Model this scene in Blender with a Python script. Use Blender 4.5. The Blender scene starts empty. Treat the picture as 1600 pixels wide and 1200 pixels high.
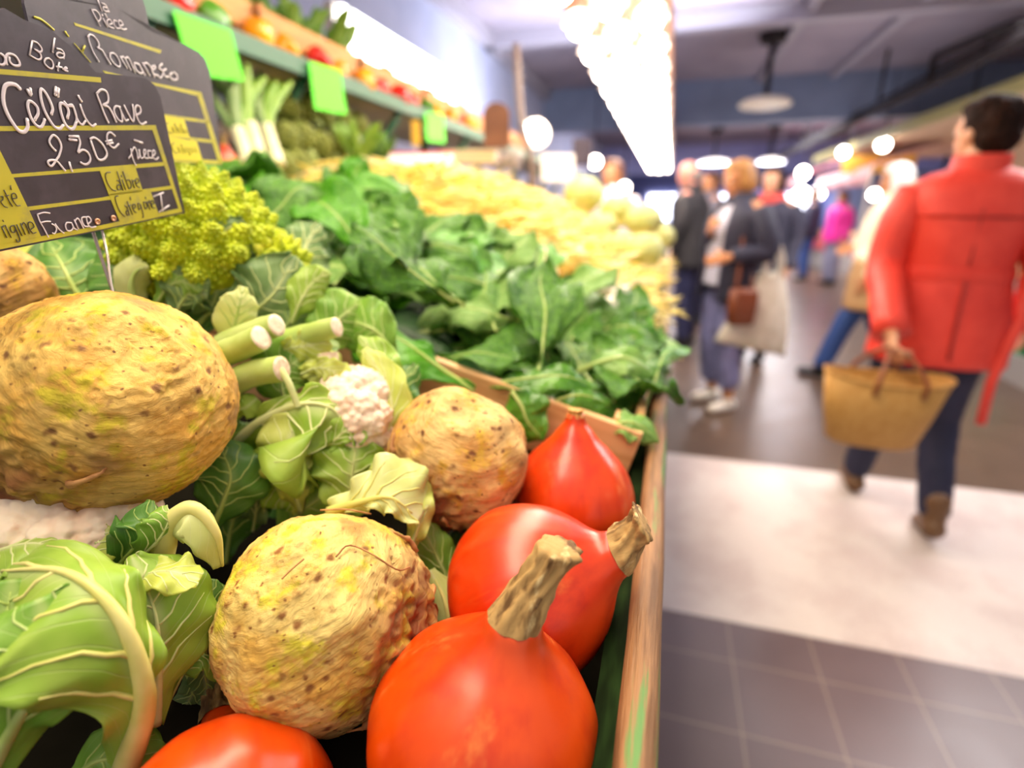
import bpy, bmesh, math, random
from mathutils import Vector, Matrix, Quaternion, noise
from math import pi, sin, cos, radians, sqrt, exp, atan2

SC = bpy.context.scene
COL = SC.collection
RND = random.Random(11)
V = Vector

# ------------------------------------------------------------------ camera
FPX = 820.0                                   # focal length in pixels of the 1600 px frame
EYE = V((0.0, 0.0, 1.32))
_phi = math.atan(270 / FPX)
_Y = V((250.0, 270.0, FPX)).normalized()      # aisle direction in camera terms (right, up, forward)
_Z = V((0.0, cos(_phi), -sin(_phi)))
_X = V((_Y.y * _Z.z - _Y.z * _Z.y, _Y.z * _Z.x - _Y.x * _Z.z, _Y.x * _Z.y - _Y.y * _Z.x))
if _X.x < 0: _X = -_X
CR = V((_X.x, _Y.x, _Z.x)); CU = V((_X.y, _Y.y, _Z.y)); CF = V((_X.z, _Y.z, _Z.z))

def ray(px, py): return CR * ((px - 800) / FPX) + CU * ((600 - py) / FPX) + CF
def P(px, py, d): return EYE + ray(px, py) * d            # a point at depth d metres
def PX(px, py, x): r = ray(px, py); return EYE + r * (x / r.x)
def PY(px, py, y): r = ray(px, py); return EYE + r * (y / r.y)
def PZ(px, py, z): r = ray(px, py); return EYE + r * ((z - EYE.z) / r.z)

cam = bpy.data.cameras.new('camera')
cam.sensor_fit = 'HORIZONTAL'; cam.sensor_width = 36.0
cam.lens = 36.0 * FPX / 1600
cam.clip_start = 0.02; cam.clip_end = 200
cam.dof.use_dof = True; cam.dof.focus_distance = 0.335; cam.dof.aperture_fstop = 2.6
cam_o = bpy.data.objects.new('camera', cam); COL.objects.link(cam_o)
mw = Matrix.Identity(4)
for i, c in enumerate((CR, CU, -CF)):
    for k in range(3): mw[k][i] = c[k]
mw.translation = EYE
cam_o.matrix_world = mw
SC.camera = cam_o

# ------------------------------------------------------------------ world, exposure
SC.view_settings.view_transform = 'Standard'; SC.view_settings.look = 'None'
SC.view_settings.gamma = 1.0; SC.view_settings.use_curve_mapping = False
SC.view_settings.exposure = 0.58
world = bpy.data.worlds.new('hall_daylight'); SC.world = world; world.use_nodes = True
bg = world.node_tree.nodes['Background']
bg.inputs['Color'].default_value = (1.0, 0.93, 0.86, 1); bg.inputs['Strength'].default_value = 0.5

def area(name, loc, target, sx, sy, power, color):
    l = bpy.data.lights.new(name, 'AREA'); l.shape = 'RECTANGLE'; l.size = sx; l.size_y = sy
    l.energy = power; l.color = color
    o = bpy.data.objects.new(name, l); COL.objects.link(o); o.location = loc
    o.rotation_euler = (V(target) - V(loc)).to_track_quat('-Z', 'Y').to_euler()
    return o
# rows of stall lamps over the display and area lights high over the aisle
area('stall_lamp_row', (-0.36, 0.9, 2.28), (-0.36, 0.75, 1.0), 0.5, 2.6, 38, (1.0, 0.86, 0.64))
area('stall_lamp_row_far', (-0.36, 4.6, 2.28), (-0.36, 4.6, 1.0), 0.5, 4.5, 85, (1.0, 0.9, 0.76))
area('ceiling_fill', (-0.6, 5.5, 2.46), (-0.9, 5.5, 3.2), 0.5, 9.0, 190, (0.92, 0.94, 1.0))  # added upward fill that brightens the ceiling, no fixture there
area('aisle_light', (1.9, 3.6, 3.0), (1.2, 3.0, 0.0), 2.0, 3.0, 170, (1.0, 0.95, 0.95))
area('aisle_light_far', (1.6, 12.0, 3.0), (1.4, 12.0, 0.0), 3.0, 9.0, 850, (0.95, 0.92, 1.0))
area('aisle_bounce', (2.2, 7.0, 0.5), (2.2, 7.5, 3.1), 2.5, 6.0, 60, (1.0, 0.93, 0.95))  # added upward fill imitating bounce from the aisle floor

# ------------------------------------------------------------------ helpers
def lin(h):
    if not isinstance(h, str): return tuple(h)
    h = h.lstrip('#')
    out = []
    for i in (0, 2, 4):
        c = int(h[i:i + 2], 16) / 255
        out.append(c / 12.92 if c <= 0.04045 else ((c + 0.055) / 1.055) ** 2.4)
    return tuple(out)

def link(o, parent=None):
    COL.objects.link(o)
    if parent is not None: o.parent = parent
    return o

def tag(o, label=None, cat=None, group=None, kind=None):
    if label: o['label'] = label
    if cat: o['category'] = cat
    if group: o['group'] = group
    if kind: o['kind'] = kind
    return o

def empty(name, loc, label=None, cat=None, group=None, rot=None):
    o = bpy.data.objects.new(name, None); o.empty_display_size = 0.05
    COL.objects.link(o); o.location = loc
    if rot is not None: o.rotation_euler = rot
    o['_loc'] = 0; del o['_loc']
    return tag(o, label, cat, group)

class MB:
    """collects geometry of one mesh"""
    def __init__(s): s.v = []; s.f = []; s.m = []; s.uv = {}
    def add(s, vs, fs, mi=0):
        o = len(s.v); s.v.extend(V(v) for v in vs)
        for f in fs: s.f.append(tuple(i + o for i in f)); s.m.append(mi)
        return o
    def box(s, lo, hi, mi=0, M=None):
        x0, y0, z0 = lo; x1, y1, z1 = hi
        vs = [V(p) for p in ((x0,y0,z0),(x1,y0,z0),(x1,y1,z0),(x0,y1,z0),(x0,y0,z1),(x1,y0,z1),(x1,y1,z1),(x0,y1,z1))]
        if M is not None: vs = [M @ v for v in vs]
        s.add(vs, [(3,2,1,0),(4,5,6,7),(0,1,5,4),(1,2,6,5),(2,3,7,6),(3,0,4,7)], mi)
    def tube(s, pts, rad, n=10, mi=0, cap=True, flat=None, rough=0.0, seed=0):
        """flat = (axis vector, factor): squashes the section along that axis"""
        pts = [V(p) for p in pts]
        rs = rad if hasattr(rad, '__len__') else [rad] * len(pts)
        up = None; rings = []
        for i, p in enumerate(pts):
            t = (pts[min(i + 1, len(pts) - 1)] - pts[max(i - 1, 0)])
            if t.length < 1e-9: t = V((0, 0, 1))
            t.normalize()
            if up is None:
                up = V((0, 0, 1)) if abs(t.z) < 0.9 else V((1, 0, 0))
            up = (up - t * up.dot(t)).normalized(); sd = t.cross(up)
            ring = []
            for k in range(n):
                a = 2 * pi * k / n
                r = rs[i]
                if rough: r *= 1 + rough * noise.noise(V((cos(a) * 2 + seed, sin(a) * 2, i * 0.35)))
                d = up * (cos(a) * r) + sd * (sin(a) * r)
                if flat: ax, fa = flat; d = d - ax * (d.dot(ax) * (1 - fa))
                ring.append(p + d)
            rings.append(ring)
        vs = [v for r in rings for v in r]
        fs = []
        for i in range(len(rings) - 1):
            for k in range(n):
                a = i * n + k; b = i * n + (k + 1) % n
                fs.append((a, b, b + n, a + n))
        if cap:
            fs.append(tuple(range(n - 1, -1, -1))); fs.append(tuple(range((len(rings) - 1) * n, len(rings) * n)))
        s.add(vs, fs, mi)
    def ball(s, c, r, nu=12, nv=8, mi=0, M=None):
        c = V(c); rx, ry, rz = r if hasattr(r, '__len__') else (r, r, r)
        vs = [V((0, 0, rz))]
        for j in range(1, nv):
            th = pi * j / nv
            for i in range(nu):
                a = 2 * pi * i / nu
                vs.append(V((rx * sin(th) * cos(a), ry * sin(th) * sin(a), rz * cos(th))))
        vs.append(V((0, 0, -rz)))
        fs = [(0, 1 + i, 1 + (i + 1) % nu) for i in range(nu)]
        for j in range(nv - 2):
            for i in range(nu):
                a = 1 + j * nu + i; b = 1 + j * nu + (i + 1) % nu
                fs.append((a, a + nu, b + nu, b))
        last = len(vs) - 1; o = 1 + (nv - 2) * nu
        fs += [(last, o + (i + 1) % nu, o + i) for i in range(nu)]
        if M is not None: vs = [M @ v for v in vs]
        s.add([v + c for v in vs], fs, mi)
    def cone(s, p0, r0, p1, r1, n=14, cap=4, sx=1.0, sy=1.0):
        """round ended tapered capsule"""
        p0 = V(p0); p1 = V(p1); t = p1 - p0; L = t.length; t.normalize()
        pts = []; rs = []
        for k in range(cap + 1):
            a = pi / 2 * (1 - k / cap); pts.append(p0 - t * (r0 * sin(a))); rs.append(max(r0 * cos(a), r0 * 0.02))
        for k in range(cap + 1):
            a = pi / 2 * k / cap; pts.append(p1 + t * (r1 * sin(a))); rs.append(max(r1 * cos(a), r1 * 0.02))
        s.tube(pts, rs, n)
    def lathe(s, prof, n=24, mi=0, M=None):
        vs = []; fs = []
        for r, z in prof:
            for k in range(n):
                a = 2 * pi * k / n; vs.append(V((r * cos(a), r * sin(a), z)))
        for i in range(len(prof) - 1):
            for k in range(n):
                a = i * n + k; b = i * n + (k + 1) % n
                fs.append((a, b, b + n, a + n))
        fs.append(tuple(range(n - 1, -1, -1))); fs.append(tuple(range((len(prof) - 1) * n, len(prof) * n)))
        if M is not None: vs = [M @ v for v in vs]
        s.add(vs, fs, mi)
    def grid(s, rows, mi=0, closed=False):
        n = len(rows[0]); vs = [v for r in rows for v in r]; fs = []
        for i in range(len(rows) - 1):
            for k in range(n if closed else n - 1):
                a = i * n + k; b = i * n + (k + 1) % n
                fs.append((a, b, b + n, a + n))
        return s.add(vs, fs, mi)
    def build(s, name, mat, parent=None, smooth=True, origin=None, sharp=None):
        me = bpy.data.meshes.new(name)
        vs = s.v if origin is None else [v - V(origin) for v in s.v]
        me.from_pydata([tuple(v) for v in vs], [], s.f)
        for m in (mat if isinstance(mat, (list, tuple)) else [mat]): me.materials.append(m)
        me.polygons.foreach_set('material_index', s.m)
        if smooth: me.polygons.foreach_set('use_smooth', [True] * len(me.polygons))
        me.update()
        if sharp and smooth: me.set_sharp_from_angle(angle=radians(sharp))
        o = bpy.data.objects.new(name, me)
        if origin is not None: o.location = origin
        return link(o, parent)

def local(root, pts):
    """world points into the frame of an unrotated root"""
    return [V(p) - root.location for p in pts]

def shade(o, angle=35):
    o.data.polygons.foreach_set('use_smooth', [True] * len(o.data.polygons)); o.data.set_sharp_from_angle(angle=radians(angle)); return o

def bevel(o, w, seg=2):
    m = o.modifiers.new('bevel', 'BEVEL'); m.width = w; m.segments = seg; m.limit_method = 'ANGLE'; return o

WORKSHOP = None
def bake(o):
    """apply the modifiers of o"""
    global WORKSHOP
    if WORKSHOP is None: WORKSHOP = bpy.data.scenes.new('workshop')      # a scratch scene keeps the update quick
    WORKSHOP.collection.objects.link(o); vl = WORKSHOP.view_layers[0]; vl.update()
    dg = vl.depsgraph; dg.update()
    me = bpy.data.meshes.new_from_object(o.evaluated_get(dg), depsgraph=dg)
    WORKSHOP.collection.objects.unlink(o)
    me.name = o.name; o.modifiers.clear(); o.data = me
    return o

def blob(name, mb, voxel, mat, parent=None, smooth=6, disp=None):
    """one continuous surface around the overlapping lumps in mb"""
    o = mb.build(name, mat, parent)
    m = o.modifiers.new('r', 'REMESH'); m.mode = 'VOXEL'; m.voxel_size = voxel; m.use_smooth_shade = True
    if smooth:
        m = o.modifiers.new('s', 'SMOOTH'); m.iterations = smooth; m.factor = 0.5
    bake(o)
    if disp:
        co = [v.co.copy() + v.normal * disp(v.co) for v in o.data.vertices]
        o.data.vertices.foreach_set('co', [x for p in co for x in p]); o.data.update()
    o.data.polygons.foreach_set('use_smooth', [True] * len(o.data.polygons))
    return o

def cr(pts, n):
    """Catmull-Rom resample to n points"""
    pts = [V(p) for p in pts]
    if len(pts) == 2: return [pts[0].lerp(pts[1], i / (n - 1)) for i in range(n)]
    q = [pts[0] * 2 - pts[1]] + pts + [pts[-1] * 2 - pts[-2]]
    out = []; m = len(pts) - 1
    for i in range(n):
        u = i / (n - 1) * m; k = min(int(u), m - 1); t = u - k
        a, b, c, d = q[k], q[k + 1], q[k + 2], q[k + 3]
        out.append(0.5 * ((2 * b) + (c - a) * t + (2 * a - 5 * b + 4 * c - d) * t * t + (3 * b - a - 3 * c + d) * t ** 3))
    return out

def interp(prof, t):
    if t <= prof[0][0]: return prof[0][1]
    for (a, x), (b, y) in zip(prof, prof[1:]):
        if t <= b:
            k = (t - a) / (b - a); k = k * k * (3 - 2 * k); return x + (y - x) * k
    return prof[-1][1]

def copy_tree(o, parent=None):
    c = o.copy(); COL.objects.link(c)
    if parent is not None: c.parent = parent
    for ch in list(o.children): copy_tree(ch, c)
    return c

# ------------------------------------------------------------------ materials
def mat(name, base, rough=0.5, c2=None, scale=20, lo=0.42, hi=0.62, detail=4, stretch=(1, 1, 1), c3=None, scale3=60, lo3=0.58, hi3=0.68,
        bump=0.0, bscale=None, trans=None, emis=None, estr=1.0, spec=0.5, sss=0.0, metal=0.0, coat=0.0, wave=None, coords='Object'):
    m = bpy.data.materials.new(name); m.use_nodes = True
    nt = m.node_tree; N = nt.nodes; L = nt.links
    b = N['Principled BSDF']
    base = lin(base); b.inputs['Base Color'].default_value = (*base, 1)
    b.inputs['Roughness'].default_value = rough; b.inputs['Metallic'].default_value = metal
    b.inputs['Specular IOR Level'].default_value = spec
    b.inputs['Coat Weight'].default_value = coat; b.inputs['Coat Roughness'].default_value = 0.25
    if sss:
        b.inputs['Subsurface Weight'].default_value = sss; b.inputs['Subsurface Radius'].default_value = (0.02, 0.01, 0.005); b.inputs['Subsurface Scale'].default_value = 0.3
    tc = N.new('ShaderNodeTexCoord'); mp = N.new('ShaderNodeMapping'); mp.inputs['Scale'].default_value = stretch
    L.new(tc.outputs[coords], mp.inputs['Vector'])
    def ntex(sc, det):
        n = N.new('ShaderNodeTexNoise'); n.inputs['Scale'].default_value = sc; n.inputs['Detail'].default_value = det; n.inputs['Roughness'].default_value = 0.6
        L.new(mp.outputs['Vector'], n.inputs['Vector']); return n
    def ramp(src, a, c):
        r = N.new('ShaderNodeMapRange'); r.inputs['From Min'].default_value = a; r.inputs['From Max'].default_value = c; r.interpolation_type = 'SMOOTHSTEP'
        L.new(src, r.inputs['Value']); return r.outputs['Result']
    def mixc(fac, a, c):
        x = N.new('ShaderNodeMix'); x.data_type = 'RGBA'
        L.new(fac, x.inputs['Factor'])
        for s, k in ((a, 'A'), (c, 'B')):
            i = [q for q in x.inputs if q.name == k and q.type == 'RGBA'][0]
            if hasattr(s, 'links'): L.new(s, i)
            else: i.default_value = (*lin(s), 1)
        return [q for q in x.outputs if q.type == 'RGBA'][0]
    m['h'] = 0; del m['h']
    col = None
    if c2 is not None: col = mixc(ramp(ntex(scale, detail).outputs['Fac'], lo, hi), base, c2)
    if wave is not None:
        w = N.new('ShaderNodeTexWave'); w.inputs['Scale'].default_value = wave[1]; w.inputs['Distortion'].default_value = wave[2]; w.bands_direction = wave[3] if len(wave) > 3 else 'X'
        w.inputs['Detail'].default_value = 2; w.inputs['Detail Scale'].default_value = 2
        L.new(mp.outputs['Vector'], w.inputs['Vector'])
        col = mixc(ramp(w.outputs['Fac'], 0.35, 0.8), col if col is not None else base, wave[0])
    if c3 is not None: col = mixc(ramp(ntex(scale3, 5).outputs['Fac'], lo3, hi3), col if col is not None else base, c3)
    if col is not None: L.new(col, b.inputs['Base Color'])
    if bump:
        bn = ntex(bscale or scale * 2, 6); bp = N.new('ShaderNodeBump'); bp.inputs['Strength'].default_value = bump; bp.inputs['Distance'].default_value = 0.002
        L.new(bn.outputs['Fac'], bp.inputs['Height']); L.new(bp.outputs['Normal'], b.inputs['Normal'])
    if emis is not None:
        b.inputs['Emission Color'].default_value = (*lin(emis), 1); b.inputs['Emission Strength'].default_value = estr
    if trans is not None:
        tcol, w = trans
        t = N.new('ShaderNodeBsdfTranslucent'); t.inputs['Color'].default_value = (*lin(tcol), 1)
        mx = N.new('ShaderNodeMixShader'); mx.inputs['Fac'].default_value = w
        L.new(b.outputs['BSDF'], mx.inputs[1]); L.new(t.outputs['BSDF'], mx.inputs[2])
        L.new(mx.outputs['Shader'], N['Material Output'].inputs['Surface'])
    return m
# ------------------------------------------------------------------ palette
MT = {}
def mk(k, *a, **kw): MT[k] = mat(k, *a, **kw); return MT[k]
mk('tile_dark', '#6b5a5e', 0.32, c2='#5b4c51', scale=6, c3='#7a696c', scale3=25, bump=0.1)
mk('strip_pale', '#d3c6c0', 0.3, c2='#c6b5b0', scale=3, c3='#e2dad6', scale3=90, bump=0.05)
mk('tile_brown', '#6d5a52', 0.28, c2='#5d4b46', scale=2.2, c3='#7b6a58', scale3=9, bump=0.1)
mk('plaster_blue', '#9aa0bc', 0.7, c2='#9097b4', scale=1.5)
mk('ceiling_grey', '#8d8594', 0.75, c2='#7f7888', scale=1.2)
mk('ceiling_pale', '#c9cbdc', 0.75, c2='#bfc2d6', scale=1.4)
mk('bulkhead_blue', '#74819f', 0.7, c2='#6a7794', scale=1.5)
mk('far_wall', '#8f93c4', 0.7, c2='#8287b8', scale=1)
mk('cornice', '#8e8a98', 0.6)
mk('black_metal', '#1e181b', 0.65, spec=0.2)
mk('white_enamel', '#e9e2da', 0.4)
mk('lamp_cream', '#d8d0c2', 0.5)
mk('lamp_glow', '#fff6ea', 0.5, emis='#fff0e0', estr=18)
mk('lamp_glow_cool', '#f6f6ff', 0.5, emis='#eef0ff', estr=9)
mk('reflector', '#f3e6da', 0.25, spec=0.8)
mk('soffit', '#b07c60', 0.5)
mk('window_glow', '#ffffff', 0.5, emis='#e9ecff', estr=5)

# ------------------------------------------------------------------ the hall
def plain(name, lo, hi, m, kind='structure'):
    b = MB(); b.box(lo, hi); o = b.build(name, m, None, smooth=False); o['kind'] = kind; return o

def grout_material(name, base, grout, sx, ox, oy):
    """tiles of sx metres with their joints at x = ox, y = oy"""
    m = bpy.data.materials.new(name); m.use_nodes = True
    nt = m.node_tree; N = nt.nodes; L = nt.links; b = N['Principled BSDF']
    b.inputs['Roughness'].default_value = 0.33
    tc = N.new('ShaderNodeTexCoord'); mp = N.new('ShaderNodeMapping'); mp.inputs['Location'].default_value = (-ox / sx, -oy / sx, 0); mp.inputs['Scale'].default_value = (1 / sx, 1 / sx, 1)
    L.new(tc.outputs['Object'], mp.inputs['Vector'])
    br = N.new('ShaderNodeTexBrick'); br.offset = 0.0; br.inputs['Scale'].default_value = 1.0
    br.inputs['Mortar Size'].default_value = 0.012; br.inputs['Mortar Smooth'].default_value = 0.5
    br.inputs['Brick Width'].default_value = 1.0; br.inputs['Row Height'].default_value = 1.0
    a = lin(base); br.inputs['Color1'].default_value = (*a, 1); br.inputs['Color2'].default_value = (a[0] * 0.88, a[1] * 0.88, a[2] * 0.88, 1)
    br.inputs['Mortar'].default_value = (*lin(grout), 1)
    L.new(mp.outputs['Vector'], br.inputs['Vector'])
    n = N.new('ShaderNodeTexNoise'); n.inputs['Scale'].default_value = 5; n.inputs['Detail'].default_value = 5
    L.new(tc.outputs['Object'], n.inputs['Vector'])
    x = N.new('ShaderNodeMix'); x.data_type = 'RGBA'; x.blend_type = 'MULTIPLY'
    r = N.new('ShaderNodeMapRange'); r.inputs['To Min'].default_value = 0.78; r.inputs['To Max'].default_value = 1.15
    L.new(n.outputs['Fac'], r.inputs['Value'])
    i = [q for q in x.inputs if q.type == 'RGBA']; x.inputs['Factor'].default_value = 1
    L.new(br.outputs['Color'], i[0]); L.new(r.outputs['Result'], i[1])
    L.new([q for q in x.outputs if q.type == 'RGBA'][0], b.inputs['Base Color'])
    rr = N.new('ShaderNodeMapRange'); rr.inputs['To Min'].default_value = 0.22; rr.inputs['To Max'].default_value = 0.45
    L.new(n.outputs['Fac'], rr.inputs['Value']); L.new(rr.outputs['Result'], b.inputs['Roughness'])
    return m
MT['grouted'] = grout_material('grouted', '#685659', '#8f7c72', 0.247, 0.30, 1.41)
MT['grouted_brown'] = grout_material('grouted_brown', '#5a4638', '#4c3c32', 0.247, 0.30, 1.41)

plain('floor', (-3.2, -2.5, -0.06), (7.5, 1.585, 0.0), MT['grouted'])
plain('trim_1', (-3.2, 1.585, -0.06), (7.5, 2.88, 0.001), MT['strip_pale'])
plain('floor.001', (-3.2, 2.88, -0.06), (7.5, 30.0, 0.0), MT['grouted_brown'])
plain('wall_left', (-2.22, -2.5, 0), (-2.1, 30, 3.12), MT['plaster_blue'])
plain('trim_2', (-2.1, 0.0, 2.98), (-1.98, 9.0, 3.12), MT['cornice'])
plain('wall_right', (6.6, -2.5, 0), (6.75, 30, 3.12), MT['far_wall'])
plain('wall_back', (-3.2, 28.0, 0), (7.5, 28.2, 3.12), MT['far_wall'])
plain('ceiling', (-2.1, 1.0, 3.12), (7.5, 28, 3.2), MT['ceiling_grey'])
plain('trim_3', (-2.1, 9.0, 2.54), (6.6, 9.35, 3.12), MT['bulkhead_blue'])
plain('trim_4', (-2.1, 6.1, 2.98), (6.6, 6.25, 3.12), MT['cornice'])
plain('trim_5', (1.0, 2.0, 3.04), (1.08, 9.0, 3.12), MT['cornice'])
plain('trim_6', (1.9, 2.0, 3.04), (1.98, 9.0, 3.12), MT['cornice'])
plain('trim_7', (-2.1, 17.0, 2.35), (6.6, 17.3, 3.12), MT['far_wall'])
for i, x in enumerate((-1.2, 0.9, 3.0, 4.8)):
    b = MB(); b.box((x, 27.9, 0.9), (x + 1.5, 27.99, 2.1)); w = b.build('window_%d' % (i + 1), MT['window_glow'], None, smooth=False); w['kind'] = 'structure'
    b = MB()
    for q in (0, 0.5, 1.0):
        b.box((x + q * 1.46, 27.84, 0.86), (x + q * 1.46 + 0.05, 27.9, 2.14))
    b.box((x, 27.84, 0.86), (x + 1.5, 27.9, 0.92)); b.box((x, 27.84, 2.08), (x + 1.5, 27.9, 2.14))
    b.build('window_frame', MT['white_enamel'], w, smooth=False)

# dark tube frame that runs along the aisle below the ceiling
t = empty('pipe_frame', (2.27, 5.0, 2.48), 'dark tubular frame running along the aisle below the ceiling', 'pipe')
b = MB(); b.tube(local(t, [(2.27, 3.2, 2.48), (2.27, 16.9, 2.48)]), 0.045, 12); b.tube(local(t, [(2.27, 3.2, 2.57), (2.27, 16.9, 2.57)]), 0.02, 8); b.build('tube', MT['black_metal'], t)
b = MB(); b.tube(local(t, [V((2.27, 6.6, 2.48)), V((2.27, 6.6, 2.72)), V((2.45, 5.7, 2.72)), V((2.27, 4.9, 2.5))]), 0.032, 10); b.build('bracket', MT['black_metal'], t)
for y in (4.0, 8.0, 12.0, 16.0):
    b = MB(); b.tube(local(t, [(2.27, y, 2.56), (2.27, y, 3.12)]), 0.02, 8); b.build('hanger', MT['black_metal'], t)

def disc_lamp(x, y, z, r, lit, label):
    t = empty('pendant_lamp', (x, y, z), label, 'lamp', 'disc lamps over the aisle')
    b = MB(); b.lathe([(r * 0.35, 0.09), (r * 0.8, 0.06), (r, 0.02), (r, 0.0), (r * 0.94, 0.0)], 28); b.build('lamp_shade', MT['lamp_cream'], t)
    b = MB(); b.lathe([(r * 0.93, 0.012), (r * 0.93, -0.012), (r * 0.6, -0.03)], 28); b.build('diffuser', MT['lamp_glow_cool'] if lit else MT['lamp_cream'], t)
    b = MB(); b.tube([(0, 0, 0.08), (0, 0, 3.12 - z)], 0.03, 10); b.build('rod', MT['black_metal'], t)
    b = MB(); b.lathe([(0.13, 3.04 - z), (0.16, 3.119 - z)], 16); b.build('ceiling_rose', MT['black_metal'], t)
    return t
disc_lamp(0.884, 7.0, 2.43, 0.27, False, 'unlit cream disc lamp on a dark rod hanging nearest over the aisle')
disc_lamp(0.83, 14.0, 2.38, 0.36, True, 'bright white disc lamp hanging far down the aisle above the dark coats')
disc_lamp(2.05, 14.0, 2.38, 0.30, True, 'bright disc lamp hanging far off beside the striped awning')

# lamp gantry: pale soffit above the stall with three rows of bulbs below it
t = empty('lamp_gantry', (-0.365, 5.0, 2.36), 'pale soffit strip hung above the stall, carrying rows of bright bulbs', 'lamp gantry')
b = MB(); b.box((-0.275, -4.2, 0.0), (0.275, 9.5, 0.05)); b.build('soffit_panel', MT['soffit'], t, smooth=False)
for sx in (-0.275, 0.255):
    b = MB(); b.box((sx, -4.2, -0.03), (sx + 0.02, 9.5, 0.1)); b.build('side_rail', MT['soffit'], t, smooth=False)
for k in range(5):
    b = MB(); b.tube([(0, -4 + k * 2.8, 0.05), (0, -4 + k * 2.8, 0.76)], 0.012, 8); b.build('hanger', MT['black_metal'], t)
def bulb(loc, label):
    r = empty('bulb_lamp', loc, label, 'lamp', 'bulbs below the lamp gantry')
    b = MB(); b.lathe([(0.022, 0.1), (0.03, 0.07), (0.075, 0.03), (0.085, 0.0), (0.08, 0.0), (0.07, 0.03)], 20); b.build('reflector', MT['reflector'], r)
    b = MB(); b.ball((0, 0, -0.012), (0.055, 0.055, 0.05), 14, 10); b.build('bulb', MT['lamp_glow'], r)
    b = MB(); b.tube([(0, 0, 0.09), (0, 0, 0.135)], 0.014, 10); b.build('socket', MT['white_enamel'], r)
    return r
b0 = None
for i, x in enumerate((-0.54, -0.36, -0.18)):
    for k in range(22):
        y = 2.6 + k * 0.5 + (0.25 if i == 1 else 0)
        loc = V((x, y, 2.225))
        if b0 is None: b0 = bulb(loc, 'round bright bulb lamp below the soffit over the stall')
        else:
            c = copy_tree(b0); c.location = loc
# ------------------------------------------------------------------ stall
mk('worn_wood', '#9a6f48', 0.6, c2='#74502f', scale=16, stretch=(7, 0.5, 7), c3='#5f8a48', scale3=9, lo3=0.54, hi3=0.62, bump=0.8, bscale=40)
mk('green_paint', '#131e0c', 0.8, spec=0.05, c2='#2c4420', scale=9, stretch=(3, 0.6, 3), c3='#8a6a3a', scale3=18, lo3=0.62, hi3=0.7, bump=0.2)
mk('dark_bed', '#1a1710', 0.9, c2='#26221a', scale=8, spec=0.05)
mk('crate_wood', '#e2b27c', 0.6, c2='#cf9a62', scale=10, stretch=(0.5, 6, 6), c3='#b57f4c', scale3=30, stretch_=None) if False else mk('crate_wood', '#e2b27c', 0.6, c2='#cf9a62', scale=10, stretch=(0.6, 6, 6), bump=0.3)
mk('stall_green', '#1d5a38', 0.45)
mk('steel', '#b9b4ac', 0.3, metal=0.9)

def bedz(x): return 1.32 - 0.390 - 0.27 * x
t = empty('market_stall', (-0.55, 0.0, 0.0), 'sloping market stall with a worn wooden edge board along the aisle', 'stall')
o = t.location
b = MB()
n = 24
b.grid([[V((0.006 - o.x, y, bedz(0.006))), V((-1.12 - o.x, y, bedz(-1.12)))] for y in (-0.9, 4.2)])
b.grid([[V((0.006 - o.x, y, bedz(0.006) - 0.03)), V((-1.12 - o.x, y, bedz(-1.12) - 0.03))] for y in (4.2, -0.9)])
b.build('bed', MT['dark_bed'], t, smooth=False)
# edge board: rounded plank, slightly irregular
rows = []
for i in range(120):
    y = -0.5 + 4.7 * (i / 119) ** 1.6
    w = 0.0012 * noise.noise(V((y * 9, 0, 0))); w2 = 0.0012 * noise.noise(V((y * 11, 5, 0)))
    xo, xi, zt = 0.0165 + w, -0.0035 + w2, 1.06
    sec = [(xo + 0.002, 0.72), (xo + 0.002, 1.045), (xo, zt - 0.004), (xo - 0.004, zt), (xi + 0.006, zt + 0.0005), (xi + 0.001, zt - 0.004), (xi - 0.001, zt - 0.012), (xi - 0.001, 0.80), (xo, 0.72)]
    rows.append([V((x - o.x, y, z)) for x, z in sec])
b = MB(); b.grid(rows); b.build('edge_board', MT['worn_wood'], t, sharp=60)
b = MB(); b.box((-0.019 - o.x, -0.5, 0.82), (-0.004 - o.x, 4.2, 1.036)); b.build('inner_board', MT['green_paint'], t, smooth=False)
b = MB(); b.box((-0.02 - o.x, -0.8, 0.1), (0.012 - o.x, 4.2, 0.72)); b.build('front_panel', MT['green_paint'], t, smooth=False)
for y in (-0.4, 1.1, 2.6, 4.1):
    for x in (-0.04, -1.08):
        b = MB(); b.box((x - 0.03 - o.x, y, 0), (x + 0.03 - o.x, y + 0.06, bedz(x) - 0.03)); b.build('leg', MT['green_paint'], t, smooth=False)

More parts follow.
